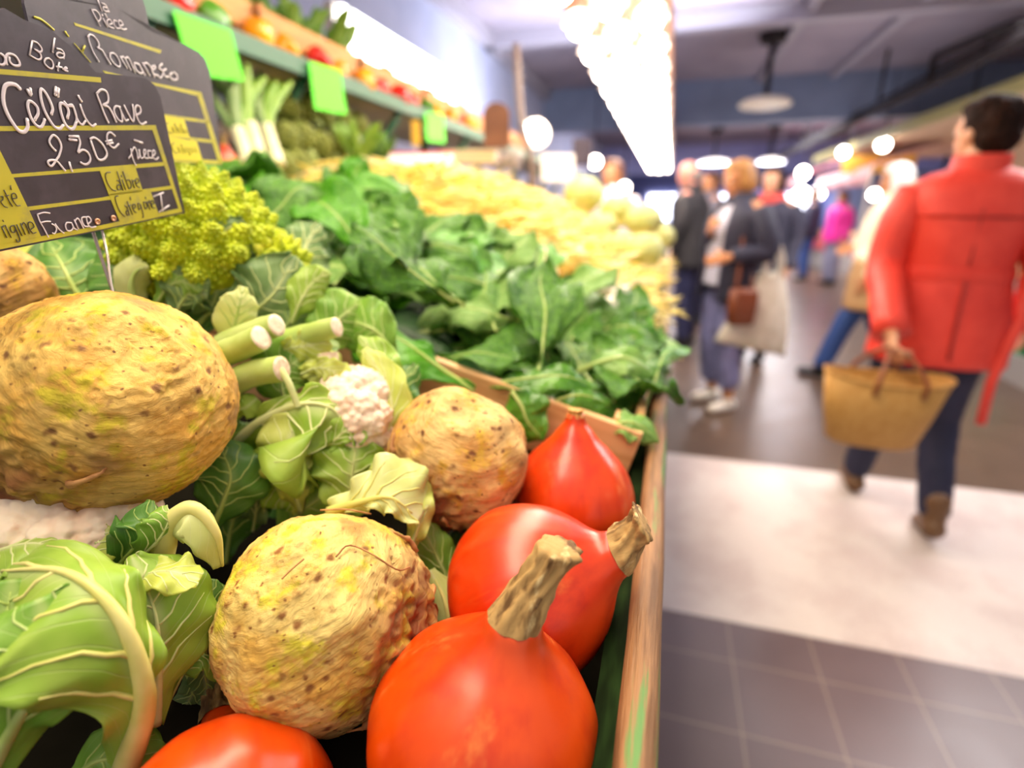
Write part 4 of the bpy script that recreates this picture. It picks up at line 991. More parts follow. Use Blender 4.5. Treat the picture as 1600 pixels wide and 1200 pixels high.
for i, (a, c) in enumerate([((1000, 455, 1.22), (1078, 498, 1.20)), ((985, 470, 1.18), (1058, 508, 1.16)), ((1000, 480, 1.2), (1066, 462, 1.22)), ((960, 440, 1.2), (1030, 490, 1.18)), ((980, 500, 1.12), (1010, 440, 1.2)), ((930, 430, 1.2), (960, 500, 1.1)), ((1005, 500, 1.12), (1070, 485, 1.14)), ((960, 520, 1.08), (985, 450, 1.16))]):
    bean_between(a, c, 'yellow wax bean sticking out over the edge board', i % 8)
bean_between((846, 425, .90), (852, 385, .92), 'pale wax bean standing upright among the spinach leaves', 1)
bean_between((862, 455, .88), (868, 415, .9), 'pale wax bean fallen beside the upright one in the spinach', 3)

# ------------------------------------------------------------------ pale heads and bulbs at the far end of the heap
mk('cabbage_pale', '#e4e3a6', 0.5, c2='#d2d98c', scale=14, c3='#f0ecca', scale3=8, bump=0.3)
mk('onion_white', '#f4ece0', 0.35, c2='#e8dcc8', scale=20)
mk('garlic_skin', '#efe0d4', 0.5, c2='#dcc4c0', scale=25)
def cabbage(loc, r, seed, label):
    root = empty('pale_cabbage', loc, label, 'cabbage', 'pale cabbages beyond the beans')
    b = MB(); b.ball((0, 0, 0), (r * .93, r * .93, r * .85), 24, 16); b.build('heart', MT['cabbage_pale'], root)
    rr = random.Random(seed)
    for k in range(7):
        a = 2 * pi * k / 7 + rr.uniform(-.2, .2); d = V((cos(a), sin(a), 0))
        sp = [d * (r * .35) + V((0, 0, -r * .85)), d * r * 0.98 + V((0, 0, -r * .25)), d * r * 0.93 + V((0, 0, r * .38)), d * r * 0.45 + V((0, 0, r * .86))]
        leaf('leaf', sp, d, r * 0.62, LF['pale'], MT['rib_pale'], root, prof=WIDE, rib=r * .05, cup=.35, ruffle=.08, seed=seed * 10 + k, nu=16, nv=11, veins=0)
    return root
for i, (px, py, d, r, lab) in enumerate([(912, 305, 2.3, .085, 'pale cabbage highest on the far end of the bean heap'), (965, 330, 2.25, .075, 'pale cabbage between the beans and the bright lamps'), (1005, 345, 2.0, .07, 'pale cabbage beside the elbow of the bald man'), (1005, 392, 1.65, .062, 'pale cabbage at the edge board above the spilling beans'), (940, 355, 2.0, .06, 'small pale cabbage half buried in wax beans'), (1030, 370, 2.5, .07, 'pale cabbage furthest along the edge board'), (968, 385, 1.7, .05, 'little pale cabbage among the beans left of the edge board')]):
    cabbage(P(px, py, d), r, i + 1, lab)
for i, (px, py, d) in enumerate([(945, 448, 1.12), (968, 462, 1.1), (955, 478, 1.08)]):
    t = empty('white_onion', P(px, py, d), ['white onion on the beans, highest of the three above the spinach', 'white onion at the right of the three above the spinach', 'white onion lowest of the three, touching the spinach'][i], 'onion', 'white onions')
    b = MB(); b.lathe([(.002, -.020), (.012, -.017), (.021, -.004), (.020, .008), (.010, .019), (.004, .026), (.002, .034)], 18); b.build('bulb', MT['onion_white'], t)
    b = MB(); b.tube([(0, 0, .03), (.003, 0, .04), (.008, 0, .046)], [.0025, .002, .001], 6); b.build('neck', MT['garlic_skin'], t)
    t.rotation_euler = (0.7, 0.3 * i, i)

# ------------------------------------------------------------------ upper shelf with crates, peppers and neon cards
mk('crate_old', '#d99a62', 0.65, c2='#c58450', scale=8, stretch=(6, .6, 6))
mk('pepper_red', '#d6241a', 0.22, c2='#c01812', scale=12); mk('pepper_yellow', '#f0a414', 0.22, c2='#e68e0a', scale=12); mk('pepper_green', '#4d8a22', 0.25)
mk('neon_card', '#62f424', 0.6)
mk('shelf_grey', '#9a948c', 0.6)
mk('olive_leaf', '#8d9440', 0.6, c2='#6f7a30', scale=40)
sh = empty('wall_shelf', rel(-1.32, 3.0, 0.40), 'green metal shelf along the wall above the stall, carrying crates', 'shelf')
b = MB(); b.box((-0.24, -2.3, -0.012), (0.22, 4.2, 0.0)); b.build('shelf_board', MT['shelf_grey'], sh, smooth=False)
b = MB(); b.box((0.195, -2.3, -0.012), (0.225, 4.2, 0.035)); b.build('front_rail', MT['stall_green'], sh, smooth=False)
for y in (-1.95, -1.42, -0.8, 0.0, 0.9, 1.9, 3.0):
    b = MB(); b.tube([(0.20, y, -0.005), (-0.05, y, -0.30)], 0.016, 8); b.build('strut', MT['stall_green'], sh)
    b = MB(); b.box((-0.09, y - .02, -1.72), (-0.05, y + .02, 0.0)); b.build('post', MT['stall_green'], sh, smooth=False)
def card(quad, label):
    """neon paper card hung from the rail"""
    w = [PX(x, y, -1.085) for x, y in quad]; c = sum(w, V()) / 4
    b = MB(); n = V((0.0012, 0, 0)); vs = [p - c for p in w]
    b.add([v + n for v in vs] + [v - n for v in vs], [(0, 1, 2, 3), (7, 6, 5, 4), (0, 4, 5, 1), (1, 5, 6, 2), (2, 6, 7, 3), (3, 7, 4, 0)])
    o = b.build('neon_card', MT['neon_card'], None, smooth=False, origin=None); o.location = c
    return tag(o, label, 'card', 'neon cards on the shelf rail')
card([(270, 16), (360, 48), (381, 127), (300, 116)], 'largest neon green card, hanging behind the price slates')
card([(482, 96), (531, 110), (541, 179), (492, 170)], 'middle neon green card on the shelf rail beside a green strut')
card([(664, 176), (692, 178), (695, 223), (667, 220)], 'smallest neon green card, furthest along the shelf rail')
def crate(x, y, z, lx, ly, h, label, tilt=0.0):
    t = empty('fruit_crate', rel(x, y, z), label, 'crate', 'crates on the wall shelf'); t.rotation_euler = (0, tilt, 0)
    def pl(lo, hi, nm='plank'):
        b = MB(); b.box(lo, hi); b.build(nm, MT['crate_old'], t, smooth=False)
    for sx in (-1, 1):
        for k in range(2):
            xx = sx * lx / 2; pl((min(xx, xx - sx * .01), -ly / 2, k * h * .55), (max(xx, xx - sx * .01), ly / 2, k * h * .55 + h * .45))
    for sy in (-1, 1):
        yy = sy * ly / 2; pl((-lx / 2, min(yy, yy - sy * .012), 0), (lx / 2, max(yy, yy - sy * .012), h * .95))
    pl((-lx / 2, -ly / 2, -.004), (lx / 2, ly / 2, .006), 'base_board')
    for sx in (-1, 1):
        for sy in (-1, 1):
            pl((sx * (lx / 2 - .022) - .011, sy * (ly / 2 - .024) - .011, 0), (sx * (lx / 2 - .022) + .011, sy * (ly / 2 - .024) + .011, h * 1.08), 'corner_post')
    return t
cl = ['crate of red peppers at the near end of the wall shelf', 'crate of leafy greens on the wall shelf beside the red peppers', 'crate on the wall shelf behind the middle neon card', 'crate on the wall shelf left of the bright lamp panel', 'crate on the wall shelf below the bright lamp panel', 'crate on the wall shelf right of the bright lamp panel', 'crate at the far end of the wall shelf']
for i in range(7): crate(-1.33, 1.15 + i * 0.53, 0.412, 0.36, 0.50, 0.14, cl[i], tilt=0.10)
def pepper(loc, r, m, rot, label, group):
    t = empty('bell_pepper', loc, label, 'pepper', group)
    t.rotation_euler = rot; nseg = 24; rows = []
    for rr_, z in ((.05, -1.1), (.45, -1.15), (.8, -.9), (1, -.2), (1.02, .35), (.85, .8), (.4, .92), (.08, .8)):
        rows.append([V((r * rr_ * (1 + .09 * cos(4 * a)) * cos(a), r * rr_ * (1 + .09 * cos(4 * a)) * sin(a), r * z)) for a in [2 * pi * k / nseg for k in range(nseg)]])
    b = MB(); b.grid(rows, closed=True); b.build('fruit', MT[m], t)
    b = MB(); b.tube([(0, 0, r * .78), (r * .1, 0, r * 1.1), (r * .25, 0, r * 1.35)], [r * .16, r * .1, r * .11], 8); b.build('stem', MT['pepper_green'], t)
    return t
pk = [('pepper_red', 'red'), ('pepper_red', 'red'), ('pepper_yellow', 'yellow'), ('pepper_red', 'red'), ('pepper_yellow', 'yellow'), ('pepper_green', 'green')]
for i in range(16):
    m, c = pk[(i * 5 + i // 3) % 6]
    pepper(rel(-1.125 - 0.02 * (i % 2), 1.13 + i * 0.135, 0.455), 0.036, m, (rs.uniform(0, 6), rs.uniform(0, 1), rs.uniform(0, 6)), c + ' bell pepper lying along the green shelf rail in front of the crates', c + ' peppers along the rail')
for i in range(14):
    m, c = [('pepper_red', 'red'), ('pepper_red', 'red'), ('pepper_red', 'red'), ('pepper_yellow', 'yellow')][i % 4]
    pepper(rel(-1.24 - 0.09 * (i % 3), 0.98 + (i // 3) * 0.09, 0.54 - 0.02 * (i % 2)), 0.04, m, (rs.uniform(0, 6), rs.uniform(0, 1), rs.uniform(0, 6)), c + ' bell pepper heaped in the nearest shelf crate', c + ' peppers in the nearest crate')
# leafy bundle and tomatoes in the next crates
def bunch(loc, h, spread, n, kind, name, label, cat, group, seed, dirv=(0, 0, 1), stem='rib_green', hw=.02):
    t = empty(name, loc, label, cat, group); rr = random.Random(seed); d0 = V(dirv).normalized()
    for k in range(n):
        d = (d0 + V((rr.uniform(-spread, spread), rr.uniform(-spread, spread), rr.uniform(-spread, spread) * .6))).normalized(); L = h * rr.uniform(.75, 1.1)
        sd = V((rr.uniform(-1, 1), rr.uniform(-1, 1), 0)) * L * .15
        sp = [V((rr.uniform(-.012, .012), rr.uniform(-.012, .012), 0)), d * L * .45 + sd * .3, d * L * .8 + sd, d * L + sd * 1.6 - V((0, 0, L * .06))]
        leaf('leaf', sp, V((1, -.6, .3)), hw * rr.uniform(.8, 1.3), LF[kind], MT[stem] if k % 2 == 0 else None, t, prof=OV2, rib=hw * .12, cup=.3, ruffle=.35, seed=seed + k, nu=14, nv=9, veins=0)
    return t
for i in range(5):
    bunch(rel(-1.30 - .03 * (i % 2), 1.55 + i * .11, 0.50), 0.22, .55, 9, 'dark' if i % 2 else 'mid', 'herb_bunch', 'leafy green bunch standing in the second shelf crate', 'greens', 'greens in the shelf crate', 300 + i * 20)
mk('tomato_red', '#e2381e', 0.25); mk('orange_fruit', '#f08a2a', 0.5, bump=.2, bscale=200)
for i in range(30):
    t = empty('tomato', rel(-1.19 - .085 * (i % 3), 2.22 + (i // 3) * .21, .535 - .012 * (i % 2)), 'red tomato heaped in the crates before the bright lamp panel' if i % 4 else 'orange fruit heaped in the crates before the bright lamp panel', 'tomato' if i % 4 else 'fruit', 'tomatoes in the shelf crates' if i % 4 else 'orange fruit in the shelf crates')
    if i % 4 == 0: t.name = 'orange_fruit'
    b = MB(); b.lathe([(.004, .026), (.02, .033), (.038, .018), (.042, -.004), (.034, -.026), (.012, -.036), (.001, -.037)][::-1], 18); b.build('fruit', MT['tomato_red' if i % 4 else 'orange_fruit'], t)
    b = MB()
    for k in range(5): b.tube([(0, 0, .028), (.012 * cos(k * 1.26), .012 * sin(k * 1.26), .034), (.022 * cos(k * 1.26), .022 * sin(k * 1.26), .031)], [.003, .002, .0005], 5)
    b.build('calyx', MT['pepper_green'], t)

# bright lamp panel on the wall above the shelf
t = empty('wall_lamp', rel(-1.56, 3.18, 0.725), 'glaring white wall lamp above the shelf crates', 'lamp')
b = MB(); b.box((-.05, -.72, -.17), (0, .72, .18)); b.build('housing', MT['white_enamel'], t, smooth=False)
for k in range(4):
    b = MB(); b.tube([(.03, -.7, -.12 + .085 * k), (.03, .7, -.12 + .085 * k)], .034, 12); b.build('tube', mat('tube_glow', '#ffffff', .5, emis='#fffdf8', estr=6) if k == 0 else bpy.data.materials['tube_glow'], t)
for y in (-.6, .6):
    b = MB(); b.box((-.5, y - .02, -.02), (-.05, y + .02, .02)); b.build('bracket', MT['white_enamel'], t, smooth=False)

# ------------------------------------------------------------------ lower tier below the shelf
lt = empty('display_tier', rel(-1.30, 2.2, -.08), 'stepped wooden tier behind the stall below the shelf', 'display tier')
b = MB(); b.box((-.25, -1.4, -1.15), (.17, 2.9, -.01)); b.build('box', MT['shelf_grey'], lt, smooth=False)
b = MB(); b.box((-.26, -1.4, -.01), (-.22, 2.9, .32)); b.build('back_board', MT['shelf_grey'], lt, smooth=False)
b = MB(); b.box((.15, -1.4, -.05), (.175, 2.9, .03)); b.build('front_lath', MT['crate_old'], lt, smooth=False)
mk('leek_white', '#f4efc8', 0.4, c2='#e6e6a8', scale=10)
def leek(base, top, r, label, seed):
    t = empty('leek', base, label, 'leek', 'leeks leaning below the shelf'); d = V(top) - V(base); L = d.length
    b = MB(); b.tube(cr([V((0, 0, 0)), d * .05, d * .25, d * .5], 12), [r * .75, r * 1.1, r * 1.05, r, r, r, r * .98, r * .95, r * .95, r * .95, r * .95, r], 12); b.build('shaft', MT['leek_white'], t)
    b = MB(); rr = random.Random(seed)
    for k in range(9): b.tube([V((0, 0, 0)), V((rr.uniform(-.01, .01), rr.uniform(-.03, -.01), rr.uniform(-.02, 0)))], [.0012, .0004], 5)
    b.build('roots', MT['garlic_skin'], t)
    for k in range(5):
        w = V((rr.uniform(-.04, .04), rr.uniform(-.06, .06), rr.uniform(-.02, .03)))
        leaf('leaf', [d * .42, d * .7 + w * .4, d * .95 + w, d * 1.15 + w * 1.8], V((1, -.5, .4)), r * 1.0, LF['mid' if k % 2 else 'grey'], None, t, prof=STRAP, cup=.5, ruffle=.05, seed=seed + k, nu=14, nv=7, veins=0)
for i, (bx, by, tx, ty, lab) in enumerate([(392, 268, 352, 140, 'leek with its white end nearest the price slate'), (412, 262, 372, 130, 'leek in the middle of the leaning three, white end forward'), (436, 258, 398, 140, 'leek furthest from the price slates, white end forward')]):
    leek(PX(bx, by, -1.02), PX(tx, ty, -1.14), .017, lab, 400 + i * 10)
for i, (px, py) in enumerate([(358, 176), (372, 190), (350, 200), (368, 212)]):
    t = empty('garlic_bulb', PX(px, py, -1.20), 'pinkish garlic bulb in the little cluster behind the leeks', 'garlic', 'garlic behind the leeks')
    b = MB(); nseg = 20; rows = []
    for r_, z in ((.2, -.8), (.8, -.7), (1, -.1), (.75, .5), (.3, .9), (.16, 1.4), (.12, 1.7)): rows.append([V((.026 * r_ * (1 + .08 * cos(7 * a)) * cos(a), .026 * r_ * (1 + .08 * cos(7 * a)) * sin(a), .026 * z)) for a in [2 * pi * k / nseg for k in range(nseg)]])
    b.grid(rows, closed=True); b.build('bulb', MT['garlic_skin'], t)
    b = MB(); b.tube([(0, 0, .04), (.006, .002, .06)], [.004, .002], 6); b.build('neck', MT['garlic_skin'], t)
squash(PX(352, 270, -1.0), 0.045, V((0.3, -0.2, .9)), 6, SQ_A, 'small orange squash peeping out below the corner of the rear price slate', neck=.05, stem_len=.02, stem_r=.006)
def artichoke(loc, r, rot, label):
    t = empty('artichoke', loc, label, 'artichoke', 'artichokes below the shelf'); t.rotation_euler = rot
    b = MB(); b.ball((0, 0, 0), (r * .85, r * .85, r), 14, 10)
    for row in range(6):
        th = 2.5 - row * .4
        for k in range(9):
            a = 2 * pi * (k + .5 * (row % 2)) / 9; n = V((sin(th) * cos(a), sin(th) * sin(a), cos(th)))
            tg = V((cos(th) * cos(a), cos(th) * sin(a), -sin(th))) * -1
            b.tube([n * r * .85, n * r * 1.0 + tg * r * .18, n * r * 1.0 + tg * r * .42], [r * .26, r * .22, r * .03], 6, flat=(n, .35))
    b.build('head', MT['olive_leaf'], t)
    b = MB(); b.tube([(0, 0, -r * .9), (0, 0, -r * 1.7)], [r * .2, r * .18], 8); b.build('stem', MT['rib_green'], t)
ai = 0
for row in range(3):
    for k in range(5):
        px = 440 + k * 27 + row * 4; py = 262 - row * 46 + k * 6 - (8 if k % 2 else 0)
        artichoke(PX(px, py, -1.10 - .05 * row), .045, (rs.uniform(-.5, .5), rs.uniform(-.5, .5) + .4, rs.uniform(0, 6)), 'olive green artichoke in the heap between the leeks and the herb bunch'); ai += 1
bunch(PX(560, 262, -1.06), .16, .6, 16, 'mid', 'herb_bunch', 'feathery green herb bunch below the second neon card', 'herbs', 'herbs below the shelf', 500, hw=.012)
bunch(PX(600, 258, -1.06), .14, .6, 12, 'dark', 'herb_bunch', 'dark herb bunch right of the feathery one, above the chard', 'herbs', 'herbs below the shelf', 520, hw=.012)
bunch(PX(430, 150, -1.22), .15, .6, 10, 'yellow', 'lettuce', 'yellow green lettuce tucked under the shelf rail', 'lettuce', None, 540, hw=.03)
bunch(PX(505, 190, -1.2), .12, .7, 10, 'dark', 'lettuce', 'dark lettuce under the middle neon card', 'lettuce', None, 560, hw=.03)
crate(-1.13, 1.80, .02, .1, .34, .12, 'small crate on the tier below the middle neon card', tilt=.3)
# ------------------------------------------------------------------ price slates
mk('slate', '#3a3039', 0.42, c2='#443a44', scale=40, c3='#4e434d', scale3=15, spec=0.5)
mk('print_yellow', '#cdc22c', 0.5, c2='#b0a54a', scale=70, lo=0.5, hi=0.75)
mk('print_bright', '#f0de1c', 0.5)
mk('chalk', '#efe4ea', 0.7, c2='#ded0dc', scale=120, lo=.5, hi=.7)
mk('print_dark', '#4a4438', 0.5)
mk('eyelet', '#d9a184', 0.3, metal=0.7)
mk('wire', '#b8a9a0', 0.25, metal=0.9)
mk('slate_back', '#6a3f2a', 0.5, c2='#7a4c34', scale=8)

class Slate:
    """a price slate: plane through a point with its own level and upright direction"""
    def __init__(s, name, o_px, depth, h_px, v_px, label):
        s.O = P(o_px[0], o_px[1], depth)
        s.u = ray(*h_px).normalized(); v = -ray(*v_px); s.v = (v - s.u * v.dot(s.u)).normalized(); s.n = s.u.cross(s.v)
        if s.n.dot(EYE - s.O) < 0: s.n = -s.n
        s.t = empty(name, s.O, label, 'price sign', 'chalk price slates')
    def at(s, x, y):
        r = ray(x, y); k = (s.O - EYE).dot(s.n) / r.dot(s.n); p = EYE + r * k - s.O
        return p.dot(s.u), p.dot(s.v)
    def w(s, a, b, h=0.0): return s.u * a + s.v * b + s.n * h
    def plate(s, outline, thick, name, m, h=0.0, parent=None):
        b = MB(); n = len(outline)
        vs = [s.w(a, c, h) for a, c in outline] + [s.w(a, c, h - thick) for a, c in outline]
        cen = [s.w(sum(a for a, _ in outline) / n, sum(c for _, c in outline) / n, q) for q in (h, h - thick)]
        fs = [(i, (i + 1) % n, 2 * n) for i in range(n)] + [(n + (i + 1) % n, n + i, 2 * n + 1) for i in range(n)] + [(i, i + n, (i + 1) % n + n, (i + 1) % n) for i in range(n)]
        b.add(vs + cen, fs); return b.build(name, m, parent or s.t, smooth=False)
    def patches(s, name, m, polys, h):
        b = MB()
        for q in polys:
            vs = [s.w(*s.at(*p), h) for p in q]; o = b.add(vs + [v - s.n * 0.00015 for v in vs], [tuple(range(len(q)))] + [(i, i + len(q), (i + 1) % len(q) + len(q), (i + 1) % len(q)) for i in range(len(q))])
        return b.build(name, m, s.t, smooth=False)
    def words(s, name, m, key, lines, h):
        g = {}
        for q, w in lines: g.setdefault(key(sum(p[0] for p in q) / len(q), sum(p[1] for p in q) / len(q)), []).append((q, w))
        for k in g: s.strokes(name, m, g[k], h)
    def strokes(s, name, m, lines, h):
        b = MB()
        for px, w in lines:
            pts = [s.at(*p) for p in px]; k = 1 if len(pts) < 3 else 4
            c = cr([V((a, d, 0)) for a, d in pts], (len(pts) - 1) * k + 1) if len(pts) > 1 else [V((*pts[0], 0))]
            d = (P(px[0][0], px[0][1], 1) - EYE).length; dep = (s.O + s.w(*pts[0]) - EYE).dot(CF)
            r = w * 0.5 * dep / FPX * 0.80
            b.tube([s.w(p.x, p.y, h) for p in c], [r] * len(c), 7, flat=(s.n, 0.00025 / r))
            for e in (c[0], c[-1]):
                b.lathe([(r, 0.0), (r, 0.0002)], 9, M=Matrix.Translation(s.w(e.x, e.y, h)) @ Matrix((s.u, s.v, s.n)).transposed().to_4x4())
        return b.build(name, m, s.t)

S1 = Slate('price_slate', (165, 364), 0.385, (928, 200), (735, 1852), 'front price slate on a wire reading Céleri Rave 2,30€ pièce')
br = S1.at(289, 333); sh_ = S1.at(231, 140); at_ = S1.at(150, 113)
ub, vb = br; vs_ = S1.at(200, 119)[1]; W1 = 0.150; uc = S1.at(12, 28)[0]; W1 = 2 * (ub - uc)
arc_r = [S1.at(*p) for p in ((150, 113), (130, 92), (110, 72), (83, 50), (60, 39), (38, 31))]
top_v = max(v for _, v in arc_r) + 0.004
out = [(ub, vb), (ub, vs_ - 0.012), (ub - 0.004, vs_ - 0.004), (ub - 0.012, vs_)] + arc_r
half = [(2 * uc - a, c) for a, c in reversed(out)]
left_arc = [(uc + (a - uc) * 1, c) for a, c in arc_r]
out = out + [(uc, max(arc_r[-1][1], top_v))] + half
S1.plate(out, 0.002, 'board', MT['slate'])
uL, vL2 = S1.at(-2, 232); lb = 2 * uc - ub + 0.004
def inv(a, c):
    p = S1.O + S1.w(a, c) - EYE; d = p.dot(CF); return (800 + FPX * p.dot(CR) / d, 600 - FPX * p.dot(CU) / d)
vbot = S1.at(80, 372)[1]
S1.patches('printed_lines', MT['print_yellow'], [
    [inv(lb + .03, S1.at(20, 112)[1]), (157, 121), (158, 129), inv(lb + .03, S1.at(20, 119)[1])],
    [inv(lb, S1.at(20, 199)[1]), (243, 195.5), (245, 203), inv(lb, S1.at(20, 205)[1])],
    [(238, 203), (245, 203), (285, 331), (279, 327)],
    [(18, 272), (257, 253), (259, 259), (20, 277.5)],
    [(43, 323), (160, 308.5), (172, 306), (173, 312), (160, 313.5), (45, 329)],
    [(-2, 232), (18, 272), (44, 326), (64, 370), inv(lb, S1.at(30, 377)[1]), inv(lb, S1.at(-2, 232)[1])],
    [(62, 369.5), (160, 351.5), (280, 325.5), (286, 331), (160, 358), inv(lb, S1.at(20, 384.5)[1]), inv(lb, S1.at(30, 376)[1])]], 0.0002)
S1.patches('printed_panel', MT['print_yellow'], [[(155, 266), (211, 261), (222, 297), (222, 300), (170, 306)], [(169, 303), (222, 296), (268, 290), (269, 295), (235, 300), (247, 333), (187, 347)]], 0.00035)
S1.words('printed_word', MT['print_dark'], lambda x, y: ('c' if y < 301 else 'k') if x > 160 else ('v' if y < 328 else 'o'), [(q, 2.0) for q in (
    [(171,269),(165,270),(164,277),(168,288),(174,296),(180,298)], [(182,282),(186,284),(188,296)], [(187,288),(182,290),(183,296),(188,295)], [(182,268),(191,297)], [(190,281),(195,296)], [(188.3,274),(189,276)],
    [(191,268),(200,294)], [(197,282),(201,281),(204,288),(203,294),(200,294)], [(205,281),(209,293)], [(206,284),(210,281)], [(211,287),(216,284),(214,279),(211,281),(212,289),(217,293)],
    [(183,306),(179,308),(181,318),(187,331),(194,338)], [(194,321),(198,325),(201,336)], [(199,328),(196,331),(198,336),(201,335)], [(198,315),(206,335)], [(199,322),(204,320)],
    [(207,326),(211,323),(209,319),(206,321),(208,329),(212,332)], [(202.5,308),(203.2,312)], [(214,318),(216,327),(219,324),(217,318),(214,318)], [(219,320),(223,336),(222,340)], [(223,316),(226,326),(229,323),(227,316),(223,316)],
    [(229,315),(233,327)], [(230,317),(233,314)], [(232,313),(236,324)], [(226,308),(226.6,310)], [(237,319),(240,317),(237,313),(235,316),(238,324),(241,325)],
    [(0,307),(3,307),(3,312),(0,315),(5,322),(10,324)], [(5,297),(13,314),(18,322)], [(7,306),(12,305)], [(19,310),(25,309),(22,302),(17,304),(19,313),(25,321),(30,321)], [(15,290),(16,296)],
    [(1,354),(9,371)], [(2,355),(5,352)], [(7,352),(16,371)], [(3,344),(4,346)], [(20,352),(15,354),(16,361),(21,363),(23,357),(20,352)], [(21,352),(28,368),(30,376),(26,378),(24,374)],
    [(25,351),(33,368)], [(31,349),(38,366)], [(33,351),(37,348),(45,365)], [(47,358),(52,354),(48,347),(43,348),(44,356),(50,364),(55,363)])], 0.0006)
S1.words('handwritten_word', MT['chalk'], lambda x, y: ('n' if x < 35 else 'u') if y < 112 else ('c' if x < 149.5 else 'r') if y < 209 and not (x > 160 and y > 203) else ('p' if x < 188 else 'i') if y < 275 else ('g' if x > 230 else 'f'), [(q, w) for w, qs in (
    (7.5, [[(29,138),(24,133),(15,131),(7,134),(4,145),(4,158),(7,170),(13,183),(20,194),(27,203),(33,206),(38,205),(42,198),(41,187)]]),
    (6.0, [[(53,187),(58,178),(57,168),(50,160),(44,158),(42,165),(45,178),(50,189),(57,197),(63,198),(67,192),(68,187)], [(42,141),(46,148)], [(46,139),(47,146)],
           [(79,178),(81,170),(77,158),(70,145),(64,139),(62,143),(63,155),(68,172),(76,187),(84,198),(92,201),(97,196)], [(86,137),(85,148)], [(90,139),(89,150)],
           [(104,184),(106,176),(104,168),(98,162),(93,162),(93,170),(96,182),(101,194),(108,201),(114,200),(118,190)]]),
    (4.5, [[(118,190),(118,181),(113,167),(105,165),(99,159)], [(105,165),(112,164),(116,175),(120,187),(127,195),(132,189)], [(124,164),(130,180),(136,190),(143,197),(148,194)], [(121,150),(126,158)],
           [(150,146),(157,140),(165,143),(168,152),(167,160),(160,164),(168,167),(174,176),(180,190)], [(150,146),(152,152),(156,162),(162,178),(168,191)],
           [(85,235),(78,227),(76,219),(82,211),(90,217),(94.5,229),(91,243),(87,249)], [(87,249),(80,259),(75,257),(74,252),(80,250),(88,252),(95,260),(100,266)], [(107,254),(111,267)],
           [(107,213),(121,213)], [(107,218),(118,219)], [(121,213),(124,222),(122,232),(121,238),(128,234),(136,238),(140,247),(138,254),(132,257),(125,254)],
           [(140,217),(146,215),(155,221),(162,230),(166,240),(163,247),(157,250),(151,247),(146,235),(141,221)]]),
    (3.8, [[(186,167),(180,166),(177,170),(178,177),(183,186),(189,190),(190,186),(188,174),(185,167),(190,178),(195,188),(199,187)], [(193,165),(199,177),(207,190),(208,178),(206,164)], [(211,180),(218,176),(218,168),(213,165),(210,170),(212,180),(216,190),(221,194),(227,191)],
           [(178,212),(172,207),(167,209),(166,217),(170,226),(177,231),(184,225)], [(164,221),(173,219)], [(166,225),(175,223)], [(209,219),(221,223)]]),
    (2.8, [[(200,247),(204,241),(203,232),(205,243),(208,252),(211,258)], [(205,236),(209,230),(213,238),(214,248)], [(214,248),(217,244),(216,233),(219,246),(222,247)], [(222,247),(226,240),(226,234),(223,236),(225,246),(230,247)], [(234,236),(230,236),(231,245),(236,247)], [(236,245),(241,240),(240,235),(237,237),(238,246),(243,249),(246,246)],
           [(57,335),(61,346),(68,358),(74,370)], [(57,335),(67,332),(76,333)], [(62,348),(70,346),(77,346)], [(80,350),(85,353),(87,359),(84,365),(81,364)], [(85,350),(91,358),(98,364)], [(110,348),(103,348),(101,353),(104,360),(110,360),(113,355),(111,349),(114,356),(119,359)], [(115,344),(121,357)], [(116,345),(120,341),(124,346),(129,356)], [(133,339),(127,340),(127,346),(131,353),(136,354)], [(136,350),(141,345),(138,339),(134,340),(136,350),(141,355),(148,354)],
           [(239,307),(254,301)], [(250,304),(253,329)], [(248,331),(263,321)]]),
    (4.6, [[(0,84),(5,88),(7,95),(4,101),(-3,100)], [(9,100),(8,92),(9,86),(14,84),(22,87),(28,95),(29,102),(20,102),(14,96),(13,90)]]),
    (3.4, [[(84,60),(81,81)], [(88,76),(95,78),(99,84),(98,91)], [(97,84),(91,82),(87,85),(91,90),(98,90)], [(49,64),(45,86)], [(49,64),(57,67),(64,76),(62,81),(53,77)], [(53,77),(61,83),(63,90),(58,93),(45,86)], [(75,91),(70,92),(68,98),(74,105),(80,107),(82,102),(80,95),(75,91)], [(91,98),(89,110)], [(87,104),(95,105)], [(97,108),(103,107),(102,105),(99,107),(100,110),(104,111)]])) for q in qs], 0.0006)
for x, y in ((151, 346), (176, 341)):
    b = MB(); a, c = S1.at(x, y); b.lathe([(.0022, 0), (.0022, .0008), (.0012, .0009), (.0011, .0002)], 16, M=Matrix.Translation(S1.w(a, c, .0003)) @ Matrix((S1.u, S1.v, S1.n)).transposed().to_4x4()); b.build('eyelet', MT['eyelet'], S1.t)
b = MB(); a, c = S1.at(163, 345); p0 = S1.w(a, c, -.003)
tip = P(179, 470, 0.375) - S1.O
b.tube(cr([p0, S1.w(*S1.at(167, 368), -.003), P(168, 400, .382) - S1.O, P(172, 435, .378) - S1.O, tip], 24), [.0009] * 24, 8); b.build('wire_stem', MT['wire'], S1.t)

